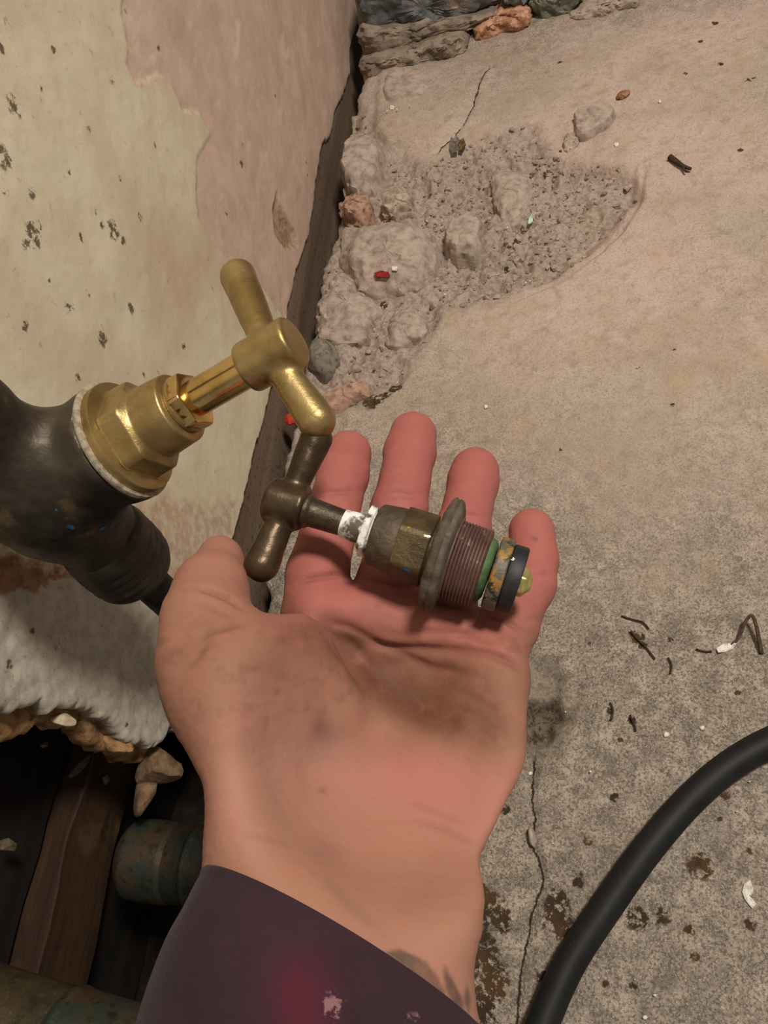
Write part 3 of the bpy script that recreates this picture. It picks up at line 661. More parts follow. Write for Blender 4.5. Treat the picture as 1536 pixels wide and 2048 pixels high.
# cavity bottom (earth)
xs = np.linspace(-.16, .12, 60); yy = np.linspace(-.5, .45, 110); XG, YG = np.meshgrid(xs, yy)
ZG = -.085 + .012 * fbm(XG, YG, 30, 88, 4); idx = np.arange(XG.size).reshape(XG.shape)
struct(link_mesh('floor_cavity', np.stack([XG, YG, ZG], -1).reshape(-1, 3), np.stack([idx[:-1, :-1], idx[:-1, 1:], idx[1:, 1:], idx[1:, :-1]], -1).reshape(-1, 4), DIRT, loc=(0, 0, -.085)), 'dark earth at the bottom of the wall cavity')
# hanging plaster chunks at the broken corner
TAN = mottled('tan_plaster_chunk', S(128, 103, 77), S(98, 76, 55), 150, .4, .6, .9, bs=380, bst=.6, bd=.001)
def wchunk(name, u, v, wpx, hpx, dep, d, seed, mat, rot=0, flat=.7):
    c = wl(u, v, d); t = np.linalg.norm(c - CAM); w = wpx * t / 1700; h = hpx * t / 1700
    Vv, Ff = rock_verts(seed, (w, h, dep), 0, 3, 11, flat, .08)
    R = CM; cr, sr = math.cos(rot), math.sin(rot)
    Vv = Vv @ np.array([[cr, sr, 0], [-sr, cr, 0], [0, 0, 1]])
    link_mesh(name, Vv @ R.T + c, Ff, mat, wall, sharp=30)
wchunk('plaster_chunk', 314, 1528, 92, 98, .02, -.006, 102, TAN, .5, .55)
wchunk('plaster_chunk', 290, 1588, 52, 80, .016, -.012, 105, TAN, -.5, .52)
wchunk('plaster_chunk', 128, 1438, 46, 22, .008, -.004, 108, mottled('pale_plaster', S(186, 172, 146), S(160, 144, 118), 200), -.2)
wchunk('plaster_chunk', 225, 1478, 90, 40, .012, -.010, 111, UNDER, -.7)
def cav_flake(px, d, mat, lb):
    pts = np.array([wl(u, v, d) for u, v in px]); c = pts.mean(0); k = len(pts)
    V = np.vstack([pts, [c + np.array([.0015, 0, 0])], pts - np.array([.001, 0, 0])]); F = []
    for i in range(k):
        j = (i + 1) % k; F += [(i, j, k), (j, i, k + 1 + i, k + 1 + j)]
    F.append(tuple(range(k + 1, 2 * k + 1))[::-1])
    tag(link_mesh('plaster_flake', V, F, mat, smooth=False), lb, 'flake')
PF = mottled('dull_plaster', S(112, 100, 82), S(88, 78, 62), 300)
cav_flake([(138, 1552), (155, 1530), (180, 1510), (178, 1524), (162, 1544), (142, 1556)], -.052, PF, 'long pale plaster sliver lying on the brown board in the hole')
cav_flake([(84, 1490), (96, 1482), (96, 1492), (86, 1496)], -.052, PF, 'tiny pale plaster chip near the top of the hole')
cav_flake([(0, 1682), (18, 1676), (34, 1688), (30, 1702), (4, 1700)], -.052, PF, 'pale plaster chip in the hole at the left edge of the photo')
cav_flake([(206, 1555), (216, 1550), (220, 1560), (212, 1570)], -.052, PF, 'small brownish plaster chip on the board top below the hanging chunks')

# ------------------------------------------------------------------ lathe
def profile_bevel(pr, bev):
    out = []
    n = len(pr)
    for i, (s, r, k) in enumerate(pr):
        if i in (0, n - 1): out.append((s, r, k)); continue
        p = np.array([s, r]); a = np.array(pr[i - 1][:2]); b = np.array(pr[i + 1][:2])
        la = np.linalg.norm(a - p); lb = np.linalg.norm(b - p)
        if la < 1e-9 or lb < 1e-9: out.append((s, r, k)); continue
        da = (a - p) / la; db = (b - p) / lb
        if da @ db < -.97: out.append((s, r, k)); continue
        w = min(bev, la * .42, lb * .42)
        q0 = p + da * w; q1 = p + db * w
        for t in (0, .5, 1):
            q = (1 - t) ** 2 * q0 + 2 * t * (1 - t) * p + t * t * q1
            kk = k if k == 'c' or pr[i - 1][2] == 'h' or pr[i + 1][2] == 'h' else k
            out.append((q[0], q[1], kk))
    return out
def frame(axis, hint=(0, 0, 1)):
    a = np.array(axis, float); a /= np.linalg.norm(a); h = np.array(hint, float)
    b = h - a * (h @ a); b /= np.linalg.norm(b); return a, b, np.cross(a, b)
def lathe(name, org, fr, prof, mat, parent, seg=72, bev=.0005, rot=0., rough=0., seed=1, thread=None, loc=None, attrs=None, sharp=38):
    a, b, c = fr; pr = profile_bevel(prof, bev) if bev else prof
    th = np.arange(seg) * 2 * math.pi / seg
    V = []
    for s, r, k in pr:
        if k == 'h':
            t6 = (th + rot) % (math.pi / 3) - math.pi / 6
            rr = np.minimum(r / np.cos(t6), r * 1.115)
        else: rr = np.full(seg, r)
        V.append(np.outer(np.full(seg, s), a) + np.outer(rr * np.cos(th), b) + np.outer(rr * np.sin(th), c))
    V = np.vstack(V)
    if rough:
        V += (V - (V @ a)[:, None] * a) * (rough * fbm3(V, 160, seed, 3))[:, None] + np.outer(.0006 * rough * 8 * fbm3(V, 140, seed + 7, 3), a)
    V = V + np.array(org)
    F = []; n = len(pr)
    for i in range(n - 1):
        for k in range(seg):
            F.append((i * seg + k, i * seg + (k + 1) % seg, (i + 1) * seg + (k + 1) % seg, (i + 1) * seg + k))
    V = list(V)
    for i, fl_ in ((0, True), (n - 1, False)):
        V.append(np.array(org) + a * pr[i][0]); ci = len(V) - 1
        for k in range(seg):
            t = (i * seg + k, i * seg + (k + 1) % seg, ci); F.append(t[::-1] if fl_ else t)
    return link_mesh(name, V, F, mat, parent, sharp=sharp, loc=loc, attrs=attrs)
def handle_mesh(name, org, fr, hub, arms, mat, parent, rough=0., seed=1, sm=.0024):
    """crosshead: barrel hub on the spindle axis plus two club-shaped arms; one voxel-fused casting"""
    a, b, c = fr
    lo = []; prims = []
    s0, s1, rh = hub
    prims.append(('cyl', np.array(org) + a * s0, np.array(org) + a * s1, rh, rh))
    for (dirv, off, L, r0, r1) in arms:
        d = np.array(dirv, float); d /= np.linalg.norm(d)
        p0 = np.array(org) + a * off
        prims.append(('cone', p0, p0 + d * (L - r1), r0, r1))
    pts = np.vstack([p[1:3] for p in prims]); mn = pts.min(0) - .014; mx = pts.max(0) + .014
    vx = .0005; n = np.ceil((mx - mn) / vx).astype(int)
    g = np.stack(np.meshgrid(*[np.arange(k) * vx for k in n], indexing='ij'), -1) + mn
    D = None
    for kind, p, q, ra, rb in prims:
        pa = g - p; ba = q - p; L2 = ba @ ba; t = pa @ ba / L2
        if kind == 'cone':
            tc = np.clip(t, 0, 1); d = np.linalg.norm(pa - tc[..., None] * ba, axis=-1) - (ra + (rb - ra) * tc ** 1.0)
        else:
            L = math.sqrt(L2); rad = np.linalg.norm(pa - t[..., None] * ba, axis=-1); e = .0016
            dx = rad - (ra - e); dy = np.abs(t - .5) * L - (L / 2 - e)
            d = np.minimum(np.maximum(dx, dy), 0) + np.hypot(np.maximum(dx, 0), np.maximum(dy, 0)) - e
        if D is None: D = d
        else:
            k = sm; h = np.clip(k - np.abs(D - d), 0, None) / k; D = np.minimum(D, d) - h * h * k / 4
    if rough: D = D + rough * fbm3(g.reshape(-1, 3), 260, seed, 2).reshape(D.shape)
    V, F = mesh_sdf(D, mn, vx)
    return link_mesh(name, V, F, mat, parent)
def mesh_sdf(D, mn, vx):
    import openvdb
    gr = openvdb.FloatGrid(float(D.max()) + .01)
    gr.copyFromArray(np.ascontiguousarray(D.astype(np.float32)))
    Pn, Q = gr.convertToQuads(isovalue=0.0)
    V = Pn.astype(float) * vx + mn
    return V, Q[:, ::-1].astype(int)

# ------------------------------------------------------------------ stopcock on the wall with its new brass top
m = Mat('new_brass'); nb = m.noise(900, 3, .6); nb2 = m.noise(60, 4, .6)
c = m.mix(m.rng(nb2, .4, .65), S(176, 154, 106), S(154, 130, 82)); c = m.mix(m.rng(m.noise(180, 6, .7), .66, .76), c, S(110, 86, 48)); m.bump(nb, .25, .0004)
BRASS = m.done(c, .42, .9, .5)
m = Mat('polished_brass'); c = m.mix(m.rng(m.noise(120, 4, .6), .4, .7), S(216, 184, 124), S(190, 152, 94)); m.bump(m.noise(700, 2, .5, 0, (1, 1, 1)), .08, .0003)
POL = m.done(c, .2, 1., .5)
m = Mat('old_bronze'); w1 = m.noise(45, 6, .6); w2 = m.noise(260, 6, .7)
c = m.mix(m.rng(w1, .38, .66), S(74, 66, 56), S(46, 40, 34)); c = m.mix(m.rng(m.noise(70, 6, .6, .3), .55, .7), c, S(94, 78, 56)); c = m.mix(m.rng(w2, .66, .76), c, S(120, 112, 100))
m.bump(w2, .3, .0008); m.bump(m.noise(50, 5, .6, .3), .4, .002)
OLD = m.done(c, .48, .55, .5)
m = Mat('white_fibre_washer'); c = m.mix(m.rng(m.noise(300, 6, .7), .4, .62), S(176, 166, 146), S(134, 122, 102)); m.bump(m.noise(600, 4, .6), .4, .0006)
FIB = m.done(c, .7, .2, .4)
org = P(252, 878, .286)
# axis of the tap top: out from the wall and leaning along it so that the hub stands at its place in space
tip = P(585, 684, .262)
AX = tip - org; LEN = np.linalg.norm(AX)
tap = empty('stop_tap', tuple(P(110, 990, .31)))
tag(tap, 'blackened stop tap on the wall fitted with a new shiny brass crosshead', 'tap')
fr = frame(AX, CM @ np.array([0, 0, 1.]))
k = LEN / 380.0                                   # metres per drawing unit
def pr(l): return [(s * k, r * k, t) for s, r, t in l]
lathe('sealing_ring', org, fr, pr([(-13, 60, 'c'), (-13, 117, 'c'), (0, 118, 'c'), (0, 60, 'c')]), FIB, tap, 96, .0012, rough=.006)
bon = lathe('bonnet', org, fr, pr([(-8, 60, 'c'), (-8, 109, 'c'), (16, 109, 'c'), (18, 88, 'c'), (19, 80, 'h'), (60, 79, 'h'), (70, 70, 'c'), (132, 66, 'c'), (136, 54, 'c'), (136, 20, 'c')]), BRASS, tap, 144, .0006, .35)
lathe('gland_nut', org, fr, pr([(134, 30, 'c'), (134, 48, 'c'), (143, 49, 'c'), (144, 49, 'h'), (166, 49, 'h'), (169, 42, 'c'), (169, 20, 'c')]), POL, tap, 144, .0006, .1)
lathe('lock_ring', org, fr, pr([(136, 30, 'c'), (136, 53, 'c'), (146, 53, 'c'), (146, 30, 'c')]), BRASS, tap, 72, .0004)
lathe('spindle', org, fr, pr([(120, 33, 'c'), (310, 33, 'c')]), POL, tap, 64, 0)
au = P(474, 549, .290); al = P(638, 848, .258)
hub_c = org + fr[0] * (335 * k)
arm_dir = (al - au); arm_dir -= fr[0] * (arm_dir @ fr[0]); arm_dir /= np.linalg.norm(arm_dir)
arm_dir2 = (au - al); 
La = np.linalg.norm(al - hub_c) + .0045; Lb = np.linalg.norm(au - hub_c) + .0045
handle_mesh('crosshead_handle', hub_c, fr, (-54 * k, 52 * k, 46 * k), [(al - hub_c, 0, La, 24 * k, 33 * k), (au - hub_c, 0, Lb, 25 * k, 34 * k)], BRASS, tap, .0002, 5)
# valve body: barrel behind the face plus a vertical through-way with a compression nut below
frb = fr
DN = np.array([0, 0, -1.])
ctr = org - fr[0] * (212 * k)

def proj(p):
    q = CM.T @ (np.asarray(p) - CAM); return 768 + FPX * q[0] / -q[2], 1024 - FPX * q[1] / -q[2], -q[2]
def cone_sdf(g, p, q, ra, rb):
    pa = g - p; ba = q - p; t = np.clip((pa @ ba) / (ba @ ba + 1e-18), 0, 1)
    return np.linalg.norm(pa - t[..., None] * ba, axis=-1) - (ra + (rb - ra) * t)
def cyl_sdf(g, p, q, ra, rb, e=.0015):
    pa = g - p; ba = q - p; L = math.sqrt(ba @ ba); t = pa @ ba / (L * L)
    rad = np.linalg.norm(pa - t[..., None] * ba, axis=-1); rr = ra + (rb - ra) * np.clip(t, 0, 1)
    dx = rad - (rr - e); dy = np.abs(t - .5) * L - (L / 2 - e)
    return np.minimum(np.maximum(dx, dy), 0) + np.hypot(np.maximum(dx, 0), np.maximum(dy, 0)) - e
def smin(a, b, k):
    h = np.clip(k - np.abs(a - b), 0, None) / k; return np.minimum(a, b) - h * h * k / 4
def fused(name, prims, k, vx, mat, parent, rough=0., seed=1, pad=.01):
    pts = np.vstack([[p[1], p[2]] for p in prims]); rm = max(max(p[3], p[4]) for p in prims)
    mn = pts.min(0) - rm - pad; mx = pts.max(0) + rm + pad; n = np.ceil((mx - mn) / vx).astype(int)
    g = np.stack(np.meshgrid(*[np.arange(c) * vx for c in n], indexing='ij'), -1) + mn
    D = None
    for kind, p, q, ra, rb in prims:
        d = (cone_sdf if kind == 'cone' else cyl_sdf)(g, np.array(p), np.array(q), ra, rb)
        D = d if D is None else smin(D, d, k)
    if rough: D = D + rough * fbm3(g.reshape(-1, 3), 70, seed, 3).reshape(D.shape)
    V, F = mesh_sdf(D, mn, vx)
    return link_mesh(name, V, F, mat, parent)
def along_to_v(p, d, v):
    ts = np.linspace(0, .2, 800); vs = np.array([proj(p + d * t)[1] for t in ts]); return p + d * ts[np.argmin(np.abs(vs - v))]
UP = -DN
n0 = along_to_v(ctr, DN, 1078); n1 = along_to_v(ctr, DN, 1142)
fused('valve_body', [('cyl', org - fr[0] * 12 * k, ctr, 116 * k, 100 * k), ('cone', ctr, ctr + DN * .006, 128 * k, 124 * k), ('cyl', ctr, along_to_v(ctr, DN, 1084), 96 * k, 84 * k),
                     ('cyl', ctr, ctr + UP * .05, 84 * k, 84 * k)], .012, .0012, OLD, tap, .0016, 3)
frd = frame(DN, CM @ np.array([1., 0, 0]))
Ln = np.linalg.norm(n1 - n0)
cn = [(-.004, .006, 'c'), (-.004, 84 * k, 'c'), (-.001, 95 * k, 'c')]
for i_ in range(4):
    a_ = Ln * (.04 + i_ * .17); cn += [(a_, 97 * k, 'c'), (a_ + Ln * .10, 100 * k, 'c'), (a_ + Ln * .13, 95 * k, 'c')]
cn += [(Ln * .8, 98 * k, 'c'), (Ln * .95, 86 * k, 'c'), (Ln, 66 * k, 'c'), (Ln, .006, 'c')]
lathe('compression_nut', n0, frd, cn, OLD, tap, 96, .0012, 0, .03, 8)
PIPEB = mottled('blackened_pipe', S(40, 36, 34), S(26, 24, 23), 90, rough=.5, metal=.3)
pend = n1.copy(); pend[2] = -.08
tube('supply_pipe', [n1 - DN * .006, n1 + DN * .02, (n1 + pend) / 2, pend], 44 * k, PIPEB, tap, 32)
tube('riser_pipe', [ctr + UP * .045, ctr + UP * .25, ctr + UP * .6], 60 * k, PIPEB, tap, 32)

# ------------------------------------------------------------------ old tap top lying in the hand
def mk_old(name, c1, c2, c3, rough=.5, metal=.5, bmp=1.):
    m = Mat(name); c = m.mix(m.rng(m.noise(90, 6, .65), .38, .64), c1, c2); c = m.mix(m.rng(m.noise(260, 7, .7), .58, .72), c, c3)
    m.bump(m.noise(420, 6, .7), .4 * bmp, .0008); m.bump(m.noise(120, 5, .6), .3 * bmp, .0015); return m.done(c, rough, metal, .5)
OBZ = mk_old('worn_bronze', S(84, 73, 58), S(62, 52, 39), S(108, 96, 76), .38, .55)
OBH = mk_old('handled_bronze', S(82, 67, 48), S(60, 47, 32), S(94, 80, 60), .34, .6, .4)
OBD = mk_old('crusted_bronze', S(92, 80, 64), S(70, 58, 42), S(52, 46, 38), .52, .3, 1.6)
OBG = mk_old('bronze_with_gilt_wear', S(96, 80, 54), S(70, 58, 40), S(112, 92, 58), .42, .45, 1.4)
FLG = mk_old('crusted_flange', S(96, 88, 76), S(74, 64, 52), S(128, 118, 102), .7, .2)
THR = mk_old('red_brown_thread', S(106, 80, 72), S(84, 60, 54), S(150, 136, 122), .5, .3)
VERD = mk_old('verdigris', S(86, 112, 72), S(62, 84, 52), S(46, 54, 38), .7, .2)
PLT = mottled('mottled_plate', S(150, 112, 54), S(92, 90, 76), 130, .45, .53, .55, .25, bs=300, bst=.5, bd=.001, c3=S(46, 46, 40), s3=210, lo3=.54, hi3=.6)
RUBB = mottled('black_rubber', S(34, 36, 38), S(26, 27, 29), 300, rough=.55, bs=500, bst=.2)
YEL = mottled('yellow_brass_nut', S(204, 192, 128), S(180, 164, 100), 300, rough=.35, metal=.7)
m = Mat('white_paint_remains'); f_ = m.rng(m.noise(150, 6, .7), .41, .56); c = m.mix(f_, S(84, 76, 66), S(228, 226, 222)); m.bump(m.noise(320, 6, .65), .5, .0008)
WPT = m.done(c, .6, 0, .4)
A_ = P(575, 1009, .2570); B_ = P(1050, 1166, .2455)
AX2 = B_ - A_; L2_ = np.linalg.norm(AX2); q = L2_ / 500.0
fo = frame(AX2, CM @ np.array([0, 0, 1.]))
old = empty('tap_headgear', tuple(A_))
tag(old, 'old dull bronze tap top with crosshead and black rubber washer lying in the hand', 'tap')
def pq(l): return [(s * q, r * q, t) for s, r, t in l]
lathe('spindle', A_, fo, pq([(20, 25, 'c'), (36, 29, 'c'), (37, 36, 'c'), (46, 36, 'c'), (54, 30, 'c'), (140, 26, 'c'), (180, 28, 'c')]), OBZ, old, 64, .0004, rough=.02)
lathe('paint_collar', A_, fo, pq([(120, 20, 'c'), (120, 28, 'c'), (150, 31, 'c'), (170, 30, 'c'), (170, 20, 'c')]), WPT, old, 64, .0004, rough=.06)
lathe('gland_nut', A_, fo, pq([(166, 20, 'c'), (166, 44, 'c'), (168, 48, 'h'), (181, 48, 'h'), (184, 42, 'c'), (192, 40, 'c')]), WPT, old, 96, .0005, .35, .03)
lathe('bonnet', A_, fo, pq([(188, 20, 'c'), (188, 57, 'c'), (191, 62, 'c'), (212, 65, 'c'), (238, 68, 'c'), (246, 64, 'c')]), OBD, old, 96, .0008, rough=.03, seed=11)
lathe('hexagon', A_, fo, pq([(240, 30, 'c'), (240, 64, 'c'), (243, 66, 'h'), (303, 67, 'h'), (306, 64, 'c'), (318, 62, 'c')]), OBG, old, 144, .0006, .42, .02, 12)
lathe('flange', A_, fo, pq([(312, 40, 'c'), (312, 92, 'c'), (317, 108, 'c'), (326, 114, 'c'), (330, 109, 'c'), (334, 114, 'c'), (344, 110, 'c'), (349, 92, 'c'), (349, 40, 'c')]), FLG, old, 120, .0005, rough=.11, seed=13)
tp = [(340, 30, 'c'), (340, 85, 'c'), (352, 85, 'c')]
for i in range(9):
    s0 = 353 + i * 6.6; tp += [(s0, 76, 'c'), (s0 + 2.2, 79.5, 'c'), (s0 + 4.4, 79.5, 'c'), (s0 + 6.5, 76, 'c')]
tp += [(413, 78, 'c'), (415, 72, 'c'), (415, 20, 'c')]
lathe('screw_thread', A_, fo, pq(tp), THR, old, 120, .00012, rough=.012, seed=14, sharp=50)
lathe('verdigris_rim', A_, fo, pq([(413, 20, 'c'), (413, 66, 'c'), (424, 62, 'c'), (430, 52, 'c'), (431, 20, 'c')]), VERD, old, 80, .0008, rough=.10, seed=15)
lathe('jumper_stem', A_, fo, pq([(425, 16, 'c'), (442, 16, 'c')]), OBD, old, 32, 0)
lathe('jumper_plate', A_, fo, pq([(432, 16, 'c'), (432, 68, 'c'), (435, 74, 'c'), (458, 74, 'c'), (460, 70, 'c'), (460, 16, 'c')]), PLT, old, 96, .0006, rough=.015, seed=16)
lathe('rubber_washer', A_, fo, pq([(460, 12, 'c'), (460, 67, 'c'), (490, 67, 'c'), (490, 12, 'c')]), RUBB, old, 96, .0007)
lathe('washer_nut', A_, fo, pq([(489, 10, 'c'), (489, 27, 'c'), (490, 27, 'h'), (500, 27, 'h'), (504, 22, 'c'), (513, 12, 'c'), (513, 5, 'c')]), YEL, old, 96, .0004, .3)
ou = P(636, 868, .2605); ol = P(519, 1140, .2530)
hc = A_.copy()
handle_mesh('crosshead_handle', hc, fo, (-44 * q, 40 * q, 46 * q), [(ou - hc, 0, np.linalg.norm(ou - hc) + .0035, 23 * q, 34 * q), (ol - hc, 0, np.linalg.norm(ol - hc) + .0035, 25 * q, 36 * q)], OBH, old, .0002, 7, .0016)

# ------------------------------------------------------------------ the hand: one continuous skin surface
VX = .00085
def J(u, v, z, r): return (np.array([(u - 768) / FPX * z, (1024 - v) / FPX * z, z]), r * z / FPX)     # joint in camera-frame metres
FINGERS = {
 'index': [(628, 1235, .270, 62), (635, 1150, .274, 61), (662, 1040, .288, 55), (686, 950, .306, 50), (697, 907, .316, 46.5)],
 'middle': [(752, 1262, .272, 60), (770, 1172, .276, 57), (798, 1020, .300, 55), (820, 905, .322, 50), (826, 870, .328, 47.5)],
 'ring': [(880, 1285, .270, 58), (892, 1190, .274, 60), (926, 1060, .296, 53), (946, 965, .314, 49), (950, 942, .318, 48)],
 'pinky': [(985, 1318, .262, 56), (1018, 1252, .266, 56), (1062, 1168, .275, 47), (1068, 1120, .281, 46), (1063, 1063, .287, 46)],
}
THUMB = [(455, 1400, .236, 95), (418, 1315, .236, 88), (411, 1240, .240, 82), (423, 1178, .250, 69), (440, 1124, .262, 42), (441, 1112, .264, 37)]
PALM = [  # roundcones: (u,v,z,r)->(u,v,z,r)
 ((628, 1240, .274, 60), (610, 1640, .232, 86)), ((755, 1268, .277, 60), (690, 1660, .236, 86)), ((878, 1290, .276, 60), (790, 1660, .236, 88)), ((978, 1325, .268, 60), (880, 1650, .230, 88)),
 ((640, 1222, .2655, 56), (765, 1238, .2685, 56)), ((765, 1238, .2685, 56), (885, 1256, .2655, 56)), ((885, 1256, .2655, 56), (980, 1312, .2580, 58)),
 # thenar
 ((470, 1370, .230, 130), (565, 1400, .229, 140)), ((565, 1400, .229, 140), (590, 1560, .216, 120)), ((430, 1330, .236, 100), (545, 1600, .213, 112)), ((480, 1300, .2385, 55), (590, 1300, .2455, 55)), ((590, 1310, .245, 60), (680, 1420, .240, 80)),
 # hypothenar
 ((985, 1370, .252, 72), (950, 1490, .235, 96)), ((950, 1490, .235, 96), (925, 1580, .221, 106)), ((930, 1580, .222, 100), (868, 1700, .206, 100)), ((880, 1500, .240, 100), (820, 1640, .222, 110)),
 # carpal floor
 ((700, 1560, .228, 110), (720, 1720, .214, 110)), ((560, 1640, .214, 110), (552, 1770, .206, 110)), ((868, 1700, .210, 94), (850, 1800, .203, 88)),
]
ARM = [((545, 1740, .212, 106), (535, 2100, .192, 125)), ((850, 1790, .209, 88), (792, 2120, .190, 128)), ((690, 1740, .207, 112), (640, 2120, .188, 150)),
       ((690, 1700, .226, 120), (640, 2100, .206, 160)), ((535, 2100, .192, 125), (380, 2900, .160, 190)), ((800, 2120, .190, 135), (690, 2900, .160, 220)), ((660, 2110, .200, 190), (535, 2900, .168, 300))]
lo = np.array([-.072, -.185, .145]); hi = np.array([.072, .050, .350])
nn = np.ceil((hi - lo) / VX).astype(int)
ax3 = [lo[i] + np.arange(nn[i]) * VX for i in range(3)]
def blank(): return np.full(nn, .03, np.float32)
def stamp(D, a, b, k):
    (p, ra), (q_, rb) = a, b
    rm = max(ra, rb) + .014
    i0 = np.clip(np.floor((np.minimum(p, q_) - rm - lo) / VX).astype(int), 0, nn); i1 = np.clip(np.ceil((np.maximum(p, q_) + rm - lo) / VX).astype(int), 0, nn)
    if (i1 <= i0).any(): return
    g = np.stack(np.meshgrid(*[ax3[i][i0[i]:i1[i]].astype(np.float32) for i in range(3)], indexing='ij'), -1)
    ba = (q_ - p).astype(np.float32); pa = g - p.astype(np.float32)
    t = np.clip((pa @ ba) / (ba @ ba + 1e-12), 0, 1)
    pa -= t[..., None] * ba
    d = np.sqrt((pa * pa).sum(-1)) - (ra + (rb - ra) * t)
    sl = tuple(slice(i0[i], i1[i]) for i in range(3))
    D[sl] = smin(D[sl], d.astype(np.float32), k)
DP = blank()
for a, b in PALM: stamp(DP, J(*a), J(*b), .009)
for a, b in ARM: stamp(DP, J(*a), J(*b), .016)
DF = blank()
for nm, ch in FINGERS.items():
    D1 = blank()
    for a, b in zip(ch[:-1], ch[1:]): stamp(D1, J(*a), J(*b), .003)
    DF = smin(DF, D1, .0010)
D1 = blank()
for a, b in zip(THUMB[:-1], THUMB[1:]): stamp(D1, J(*a), J(*b), .005)
DP = smin(DP, DF, .0042)
DP = smin(DP, D1, .0055)
del DF, D1
# cupped palm: gentle hollow scooped in the middle
def scoop(c, rad, k):
    global DP
    p, r = J(*c)
    g = [ax3[i].astype(np.float32) for i in range(3)]
    d = np.sqrt((g[0][:, None, None] - p[0]) ** 2 + (g[1][None, :, None] - p[1]) ** 2 + (g[2][None, None, :] - p[2]) ** 2) - rad
    DP = -smin(-DP, d.astype(np.float32), k)
scoop((845, 1408, .2005, 0), .046, .012)
HV, HF = mesh_sdf(DP, lo, VX)
del DP
# sculpt: creases and pads along the surface normal
def vnormals(V, F):
    n = np.cross(V[F[:, 2]] - V[F[:, 0]], V[F[:, 3]] - V[F[:, 1]])
    N = np.zeros_like(V)
    for i in range(4): np.add.at(N, F[:, i], n)
    return N / (np.linalg.norm(N, axis=1)[:, None] + 1e-12)
def relax(V, F, it, lam=.5):
    for _ in range(it):
        A = np.zeros_like(V); c = np.zeros(len(V))
        for i in range(4):
            for j in ((i + 1) % 4, (i + 3) % 4):
                np.add.at(A, F[:, i], V[F[:, j]]); np.add.at(c, F[:, i], 1)
        V = V + lam * (A / c[:, None] - V)
    return V
HV = relax(HV, HF, 3)
HN = vnormals(HV, HF)
if (HN * (HV - HV.mean(0))).sum() < 0:
    HF = HF[:, ::-1]; HN = -HN
HU = 768 + FPX * HV[:, 0] / HV[:, 2]; HW = 1024 - FPX * HV[:, 1] / HV[:, 2]
front = sstep(-.05, .35, (HN * (-HV / np.linalg.norm(HV, axis=1)[:, None])).sum(1))
CREASES = [
 ([(660, 1272), (710, 1300), (755, 1340), (805, 1388), (865, 1430), (940, 1452)], 1.4, 38), ([(545, 1262), (620, 1268), (690, 1292)], .8, 22),  # pixel polyline on the palm side, depth mm, half width px
 ([(545, 1246), (600, 1246), (650, 1262), (700, 1292), (745, 1335), (785, 1380)], .9, 12),          # thenar line
 ([(1058, 1352), (1020, 1325), (970, 1305), (900, 1300), (830, 1298), (770, 1296), (720, 1285)], 1.3, 9),         # distal palm line
 ([(1000, 1300), (930, 1268), (850, 1262), (790, 1270)], .8, 7), ([(640, 1240), (700, 1255), (760, 1290), (860, 1335), (960, 1350)], .9, 9),
 ([(582, 1172), (620, 1158), (670, 1150), (708, 1152)], 1.3, 6), ([(712, 1150), (770, 1160), (830, 1180)], 1.2, 6), ([(835, 1190), (890, 1206), (950, 1222)], 1.2, 6), ([(955, 1225), (1010, 1240), (1060, 1275)], 1.2, 6),
 ([(625, 985), (660, 976), (700, 978), (735, 985)], .8, 5), ([(640, 992), (680, 985), (728, 993)], .5, 4),
 ([(755, 985), (800, 978), (855, 990)], .7, 5), ([(752, 1000), (800, 992), (852, 1003)], .5, 4), ([(890, 1030), (940, 1022), (985, 1035)], .8, 5),
 ([(1068, 1148), (1090, 1146), (1114, 1147)], 1.2, 5), ([(1040, 1240), (1060, 1235), (1095, 1240)], .5, 5),
 ([(380, 1175), (420, 1184), (460, 1198), (492, 1222)], 1.3, 6), ([(345, 1180), (390, 1178)], .5, 5), ([(365, 1210), (420, 1215), (470, 1235)], .5, 6), ([(390, 1290), (420, 1262), (470, 1248), (500, 1246)], 1.0, 8), ([(382, 1325), (410, 1292), (440, 1272)], .7, 7),
 ([(350, 1345), (380, 1330), (410, 1300)], .4, 7), ([(820, 1640), (880, 1655), (960, 1690)], .5, 8), ([(800, 1600), (860, 1622), (930, 1650)], .35, 7), ([(450, 1660), (520, 1672), (600, 1690)], .3, 9),
 ([(890, 1290), (920, 1272), (980, 1268)], .5, 6), ([(900, 1380), (960, 1400), (1010, 1440)], .5, 10),
]
disp = np.zeros(len(HV)); crs = np.zeros(len(HV))
for pl, dp, w in CREASES:
    g = np.exp(-(segdist(HU, HW, pl) / w) ** 2) * front
    e0 = np.minimum(np.hypot(HU - pl[0][0], HW - pl[0][1]), np.hypot(HU - pl[-1][0], HW - pl[-1][1])); g = g * (.15 + .85 * sstep(0, 45, e0))
    disp -= dp * .001 * g; crs = np.maximum(crs, g * min(dp, 1.))
BULGES = [(620, 1205, 50, .9), (700, 1222, 55, .9), (810, 1240, 55, .7), (940, 1275, 60, .8), (1010, 1300, 40, .6), (560, 1450, 110, .8), (480, 1420, 90, .6), (840, 1570, 110, 1.6), (945, 1500, 80, 1.5), (580, 1390, 90, 1.8), (830, 1405, 60, -1.0), (425, 1215, 40, -.2), (410, 1190, 50, .5),
          (650, 1110, 40, .4), (955, 925, 30, .4), (700, 920, 30, .4), (828, 880, 30, .4), (760, 1340, 40, -.8), (660, 1560, 60, -.5), (640, 1760, 40, .7), (760, 1780, 40, .5)]
for u, v, r, d in BULGES:
    disp += d * .001 * np.exp(-((HU - u) ** 2 + (HW - v) ** 2) / r ** 2) * front
disp += .00022 * fbm(HU, HW, .03, 121, 4) + .00012 * fbm(HU * .6, HW, .12, 122, 2)
HV = HV + HN * disp[:, None]
